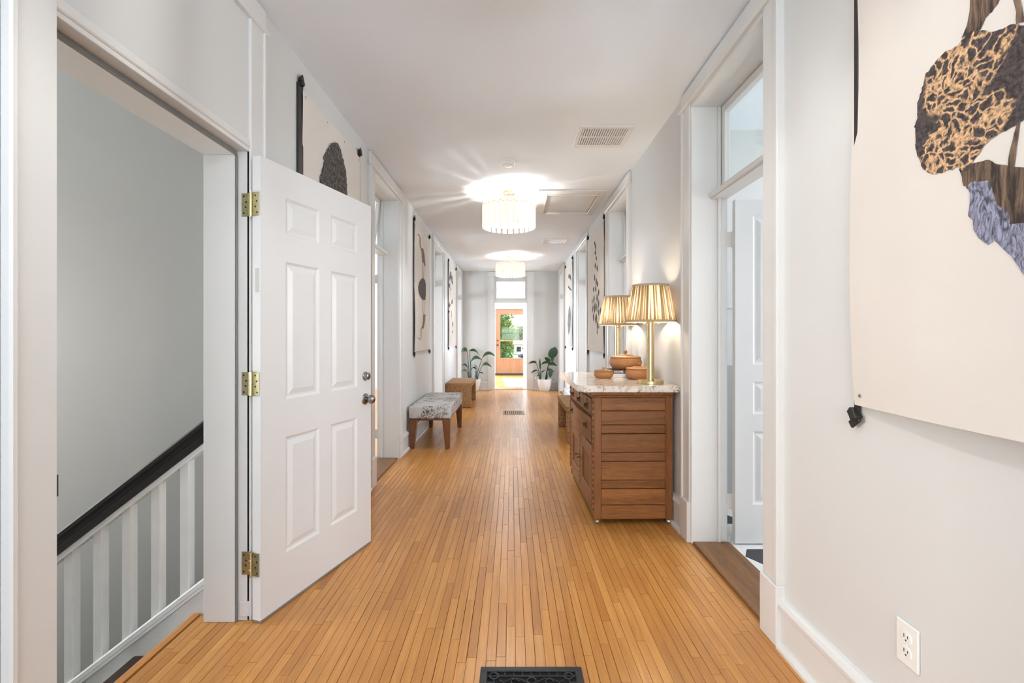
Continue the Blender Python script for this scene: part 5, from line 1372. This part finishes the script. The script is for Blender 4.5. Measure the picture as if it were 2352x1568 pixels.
def book(loc, W, D, H, rz, cover, label, text=None):
    r = thing('book', label, 'book', loc, rz, group='books under the basket')
    b = B(); box(b, -W / 2, W / 2, -D / 2, D / 2, 0, 0.003, 0.0008); box(b, -W / 2, W / 2, -D / 2, D / 2, H - 0.003, H, 0.0008); box(b, -W / 2, W / 2, -D / 2, -D / 2 + 0.003, 0.0005, H - 0.0005, 0.0005)
    obj('cover', b, cover, r)
    bx('pages', PAGE, r, -W / 2 + 0.004, W / 2 - 0.004, -D / 2 + 0.003, D / 2 - 0.004, 0.003, H - 0.003, 0)
    if text:
        c = bpy.data.curves.new('spine_text', 'FONT'); c.body = text; c.size = H * 0.95; c.align_x = 'LEFT'; c.align_y = 'CENTER'; c.extrude = 0.0003
        t = bpy.data.objects.new('spine_text', c); COL.objects.link(t)
        dg = bpy.context.evaluated_depsgraph_get(); me = bpy.data.meshes.new_from_object(t.evaluated_get(dg)); bpy.data.objects.remove(t)
        me.materials.clear(); me.materials.append(INKW)
        o = bpy.data.objects.new('spine_text', me); COL.objects.link(o); o.parent = r; o.rotation_euler = (PI / 2, 0, 0); o.location = (-W / 2 + 0.028, -D / 2 - 0.0006, H / 2)
    return r
book((0.925, 3.725, ZS), 0.285, 0.235, 0.028, 0.03, BOOKW, 'white hardback book at the bottom of the stack')
book((0.915, 3.728, ZS + 0.028), 0.275, 0.230, 0.028, -0.03, BOOKD, 'dark hardback book titled HOME lying on the white book', 'HOME  \u2022')

# ------------------------------------------------------------------ benches
ub = thing('upholstered_bench', 'long bench upholstered in grey scribble-print fabric on wooden legs', 'bench', (-0.91, 5.75, 0))
b = B(); box(b, -0.232, 0.232, -0.64, 0.64, 0.335, 0.475, 0.022, 4); obj('seat_cushion', b, FABRIC, ub, smooth=True)
bx('seat_rail', LEGW, ub, -0.222, 0.222, -0.63, 0.63, 0.315, 0.338, 0.003)
for sx in (-1, 1):
    for sy in (-1, 1):
        b = B(); v = box(b, -0.5, 0.5, -0.5, 0.5, 0, 1)
        for q in b.verts:
            t = q.co.z; s = 0.050 + 0.042 * t
            q.co = Vector((sx * (0.198 + 0.012 * (1 - t)) + q.co.x * s - sx * 0.012, sy * 0.595 + q.co.y * s, 0.320 * t))
        bmesh.ops.bevel(b, geom=b.edges[:], offset=0.003, segments=1, affect='EDGES')
        obj('leg', b, LEGW, ub)
def waterfall(name, loc, label, L=1.06, W=0.44, H=0.43, T_=0.085):
    r = thing(name, label, 'bench', loc, group='seagrass benches')
    def slabm(q, nm):
        b = B(); box(b, *q, 0.018, 3)
        obj(nm, b, SEAGRASS, r, smooth=True)
    slabm((-W / 2, W / 2, -L / 2, L / 2, H - T_, H), 'seat')
    for s in (-1, 1):
        slabm((-W / 2, W / 2, s * L / 2 - (T_ if s > 0 else 0), s * L / 2 + (T_ if s < 0 else 0), 0, H - T_ + 0.012), 'leg_slab')
    for s in (-1, 1):                     # braided ropes edging the seat
        b = B(); pts = []
        n = 70
        for q in range(n + 1):
            t = q / n
            pts.append((s * (W / 2 - 0.002) , -L / 2 + L * t, H - 0.012 + 0.003 * math.sin(q * 1.9)))
        tube(b, pts, 0.011, 6); obj('edge_braid', b, SEAGRASS, r, smooth=True)
    b = B(); tube(b, [(-W / 2 + W * q / 40, -L / 2 + 0.004, H - 0.075 + 0.002 * math.sin(q * 1.9)) for q in range(41)], 0.008, 6); obj('front_braid', b, SEAGRASS, r, smooth=True)
    return r
w1 = waterfall('woven_bench', (-0.925, 8.61, 0), 'woven seagrass bench between the upholstered bench and the drooping plant')
dup(w1, (0.865, 5.92, 0), label='woven seagrass bench beyond the oak washstand under the leaf banner')

# ------------------------------------------------------------------ potted plants
def leaf_mesh(b, pts, width, fold=0.25, side_dir=None):
    """blade along pts (Vectors); width: max half-width"""
    pts = [Vector(p) for p in pts]
    # resample by quadratic bezier
    n = 9; P0, P1, P2 = pts[0], pts[1], pts[2]
    rows = []
    for q in range(n + 1):
        t = q / n
        c = P0 * (1 - t) ** 2 + P1 * 2 * t * (1 - t) + P2 * t * t
        tg = ((P1 - P0) * 2 * (1 - t) + (P2 - P1) * 2 * t).normalized()
        sd = side_dir if side_dir is not None else tg.cross(Vector((0, 0, 1)))
        sd = (sd - tg * sd.dot(tg))
        sd = sd.normalized() if sd.length > 1e-4 else Vector((1, 0, 0))
        nr = tg.cross(sd)
        w = width * math.sin(PI * min(1, t * 0.93 + 0.07)) ** 0.62 * (1 - 0.25 * t)
        if q == n: w = 0.0015
        rows.append([b.verts.new(c - sd * w + nr * w * fold), b.verts.new(c), b.verts.new(c + sd * w + nr * w * fold)])
    for a, c in zip(rows, rows[1:]):
        for k in range(2): b.faces.new((a[k], a[k + 1], c[k + 1], c[k]))
def plant(name, px_c, y_c, leaves, label, mpp):
    X0 = (px_c - VPX) * mpp
    r = thing(name, label, 'plant', (X0, y_c, 0))
    b = B(); lathe(b, [(0, 0), (0.105, 0), (0.112, 0.006), (0.150, 0.14), (0.164, 0.262), (0.162, 0.27), (0.152, 0.27), (0.148, 0.24), (0, 0.24)], 40); p = obj('pot', b, POT, r, smooth=True)
    b = B(); lathe(b, [(0.149, 0.236), (0.08, 0.246), (0, 0.25)], 24); obj('soil', b, SOIL, p)
    w = lambda px, py, dy: Vector(((px - VPX) * mpp - X0, dy, CAM_Z - (py - VPY) * mpp))
    for (sx0, base, mid, tip, wd, dy, facing) in leaves:
        root_p = w(sx0, 866, dy * 0.3); root_p.z = 0.235
        bp, mp_, tp = w(*base, dy), w(*mid, dy * 1.2 - 0.03), w(*tip, dy * 1.3)
        s = B(); q1 = root_p.lerp(bp, 0.5) + Vector(((root_p.x - bp.x) * 0.12, 0, 0.03))
        tube(s, [root_p.lerp(q1, t).lerp(q1.lerp(bp, t), t) for t in [i / 8 for i in range(9)]], [0.011 - 0.006 * i / 8 for i in range(9)], 6)
        stem = obj('stem', s, STEMG, r, smooth=True)
        l = B(); leaf_mesh(l, [bp, mp_ * 1.0, tp], wd, side_dir=Vector(facing).normalized() if facing else None)
        obj('leaf', l, LEAF, stem, smooth=True)
    return r
FB = (0.5, -0.8, 0.3)
Lv = [(1079, (1074, 812), (1070, 796), (1060, 808), 0.075, -0.05, (0.3, -0.6, -0.75)),
      (1082, (1078, 805), (1093, 796), (1101, 818), 0.060, 0.06, (0.2, -0.7, -0.5)),
      (1081, (1082, 829), (1092, 810), (1107, 826), 0.060, -0.07, (0.1, -0.7, -0.7)),
      (1093, (1109, 819), (1120, 800), (1139, 818), 0.058, -0.03, (0.1, -0.7, -0.7)),
      (1095, (1109, 838), (1116, 827), (1131, 843), 0.052, -0.09, (0.1, -0.6, -0.7)),
      (1078, (1073, 843), (1066, 832), (1061, 841), 0.035, 0.03, (0, -0.7, -0.7)),
      (1077, (1072, 851), (1066, 846), (1060, 855), 0.030, -0.06, (0, -0.7, -0.7)),
      (1092, (1094, 846), (1084, 838), (1082, 858), 0.055, -0.10, (0.4, -0.6, 0.3)),
      (1093, (1096, 844), (1092, 840), (1088, 837), 0.030, 0.04, (0.5, -0.8, 0)),
      (1097, (1101, 855), (1107, 852), (1112, 857), 0.020, -0.10, (0, -0.7, -0.7))]
plant('potted_plant', 1087.6, 10.60, Lv, 'drooping long-leaved plant in a white pot behind the seagrass bench', 0.0100)
Rv = [(1254, (1263, 821), (1272, 806), (1275, 796), 0.118, -0.02, (0.9, -0.25, 0.35)),
      (1253, (1262, 830), (1255, 824), (1250, 820), 0.055, -0.08, (0.5, -0.5, 0.6)),
      (1253, (1262, 830), (1266, 826), (1271, 821), 0.055, -0.08, (0.5, -0.6, -0.6)),
      (1242, (1231, 833), (1226, 828), (1213, 835), 0.040, -0.03, (0.1, -0.6, 0.8)),
      (1242, (1241, 848), (1240, 835), (1240, 822), 0.022, 0.03, (1, -0.2, 0)),
      (1252, (1260, 833), (1251, 829), (1243, 837), 0.045, -0.06, (0.1, -0.6, 0.8)),
      (1254, (1259, 836), (1267, 829), (1279, 840), 0.060, -0.05, (0.1, -0.6, -0.8)),
      (1255, (1262, 848), (1266, 853), (1262, 866), 0.060, -0.10, (0.9, -0.4, 0)),
      (1254, (1258, 848), (1266, 846), (1273, 854), 0.045, -0.04, (0.2, -0.7, -0.7)),
      (1241, (1233, 850), (1226, 849), (1219, 857), 0.035, -0.10, (0, -0.7, 0.7)),
      (1240, (1236, 861), (1231, 860), (1229, 868), 0.030, -0.13, (0.3, -0.7, 0.5)),
      (1242, (1243, 854), (1248, 851), (1252, 848), 0.020, -0.05, (0, -0.7, 0.7))]
plant('potted_plant', 1251.0, 10.60, Rv, 'plant with one big round leaf in a white pot beside the sunroom doorway', 0.0100)

# ------------------------------------------------------------------ outdoors beyond the fir door
b = B(); box(b, -40, 40, YX + 4.4, 160, -3.2, -3.0); tag(obj('lawn', b, GRASS), 'green ground far below the deck', 'ground', kind='structure')
dk = thing('deck', 'wooden deck outside the fir door', 'deck', (0, YX + 2, -0.05), kind='structure')
for i in range(22): bx('deck_board', DECK, dk, -3.5, 3.5, YX + 0.2 + i * 0.145, YX + 0.2 + i * 0.145 + 0.138, -0.06, -0.02, 0.003, world=True)
YR = YX + 3.2
dr_ = thing('deck_railing', 'deck railing with cedar top rail and steel cables', 'railing', (0, YR, -0.02))
bx('top_rail', CEDAR, dr_, -3.5, 3.5, YR - 0.06, YR + 0.08, 1.055, 1.10, 0.006, world=True)
for x in (-3.3, -1.4, 1.4, 3.3): bx('post', CEDAR, dr_, x - 0.045, x + 0.045, YR - 0.045, YR + 0.045, -0.02, 1.055, 0.004, world=True)
for q in range(9):
    b = B(); tube(b, [(-3.4, YR, 0.10 + q * 0.105), (3.4, YR, 0.10 + q * 0.105)], 0.004, 6); obj('cable', b, CABLE, dr_, world=True)

def tree(name, loc, trunk_h, blobs, nleaf, size, m, label, group=None):
    r = thing(name, label, 'tree', loc, group=group)
    b = B(); tube(b, [(0, 0, 0), (0.1, 0.05, trunk_h * 0.5), (0.0, 0.1, trunk_h)], [0.22, 0.17, 0.10], 8); obj('trunk', b, BARK, r, smooth=True)
    VS, FS = [], []
    rnd = random.Random(len(name) + int(loc[0] * 10))
    for _ in range(nleaf):
        bl = rnd.choice(blobs)
        d = Vector((rnd.gauss(0, 1), rnd.gauss(0, 1), rnd.gauss(0, 1))).normalized() * (rnd.random() ** 0.4)
        c = Vector(bl[:3]) + Vector((d.x * bl[3], d.y * bl[3], d.z * bl[4]))
        u_ = Vector((rnd.gauss(0, 1), rnd.gauss(0, 1), rnd.gauss(0, 0.6))).normalized(); v_ = u_.cross(Vector((rnd.gauss(0, 1), rnd.gauss(0, 1), rnd.gauss(0, 1)))).normalized()
        s = size * rnd.uniform(0.6, 1.3); k = len(VS)
        VS += [c - u_ * s, c + v_ * s * 0.5, c + u_ * s, c - v_ * s * 0.5]; FS.append((k, k + 1, k + 2, k + 3))
    me = bpy.data.meshes.new('foliage'); me.from_pydata([tuple(v) for v in VS], [], FS); me.materials.append(m)
    o = bpy.data.objects.new('foliage', me); COL.objects.link(o); o.parent = r; o['kind'] = 'stuff'
tree('leafy_tree', (-1.0, 20.6, -3.0), 5.2, [(0.15, 0, 5.2, 0.95, 0.9), (0.30, 0, 4.3, 0.85, 0.9), (0.15, 0, 3.5, 0.95, 0.9), (0.2, 0, 2.6, 0.95, 0.9), (0.45, 0, 1.9, 0.85, 0.9), (-0.8, 0.2, 4.6, 1.0, 1.4), (-0.8, 0.2, 2.6, 1.0, 1.4)], 15000, 0.075, FOLI, 'bright green leafy tree just beyond the deck railing')
for (x, y, h, rr), t in zip([(2.7, 134, 7.6, 2.7), (-4.6, 138, 8.2, 3.0), (10.4, 138, 7.6, 3.0)], ['pale hazy tree on the far slope behind the white house', 'hazy tree on the far slope behind the leafy tree', 'hazy tree on the far slope beyond the white house']):
    tree('slope_tree', (x, y, -3.0), h * 0.7, [(0, 0, h * 0.55, rr, h * 0.42), (rr * 0.2, -0.3, h * 0.35, rr * 0.9, h * 0.3), (-rr * 0.2, -0.3, h * 0.3, rr * 0.9, h * 0.3)], 3600, 0.42, FOLI_HAZE, t, 'trees on the far slope')
hs = thing('white_house', 'long white building with a pale roof beyond the parked car', 'house', (4.0, 112, -3.0))
bx('wall', SIDING, hs, 0.6, 9.0, 108, 116, -3.0, -0.6, 0.0, world=True)
b = B(); extrude_profile(b, [(107.4, -0.6), (112, 0.35), (116.6, -0.6)], 'x', 0.3, 9.3, lambda u, v, a: Vector((a, u, v))); obj('roof', b, SIDING, hs, world=True)
for x in (1.2, 3.2, 5.2): bx('window', CARG, hs, x, x + 1.0, 107.95, 108.0, -2.3, -1.2, 0.0, world=True)
bx('parking_lot', plain('pale_concrete', (0.62, 0.62, 0.60), 0.8, var=0.05), None, 0.4, 14, 60, 106, -3.02, -2.97, 0.0)
tag(bpy.data.objects['parking_lot'], 'pale concrete parking lot under the blue car', 'pavement', kind='structure')
cr = thing('parked_car', 'dark blue car parked below the deck', 'car', (3.3, 86.0, -2.97))
prof = [(-2.1, 0.30), (-2.15, 0.75), (-1.9, 0.88), (-1.1, 0.95), (-0.6, 1.42), (0.7, 1.45), (1.35, 0.98), (2.0, 0.90), (2.12, 0.6), (2.1, 0.30)]
b = B(); extrude_profile(b, prof, 'y', -0.85, 0.85, lambda u, v, a: Vector((u, a, v))); bmesh.ops.bevel(b, geom=b.edges[:], offset=0.05, segments=2, affect='EDGES'); obj('body', b, CARB, cr, smooth=True)
b = B(); extrude_profile(b, [(-1.0, 0.98), (-0.58, 1.37), (0.66, 1.40), (1.2, 1.0)], 'y', -0.86, 0.86, lambda u, v, a: Vector((u, a, v))); obj('side_glass', b, CARG, cr)
for sx in (-1.3, 1.35):
    for sy in (-0.8, 0.8):
        b = B(); lathe(b, [(0, -0.1), (0.3, -0.1), (0.33, -0.06), (0.33, 0.06), (0.3, 0.1), (0, 0.1)], 20, (sx, sy, 0.33), axis='y'); obj('wheel', b, TYRE, cr, smooth=True)
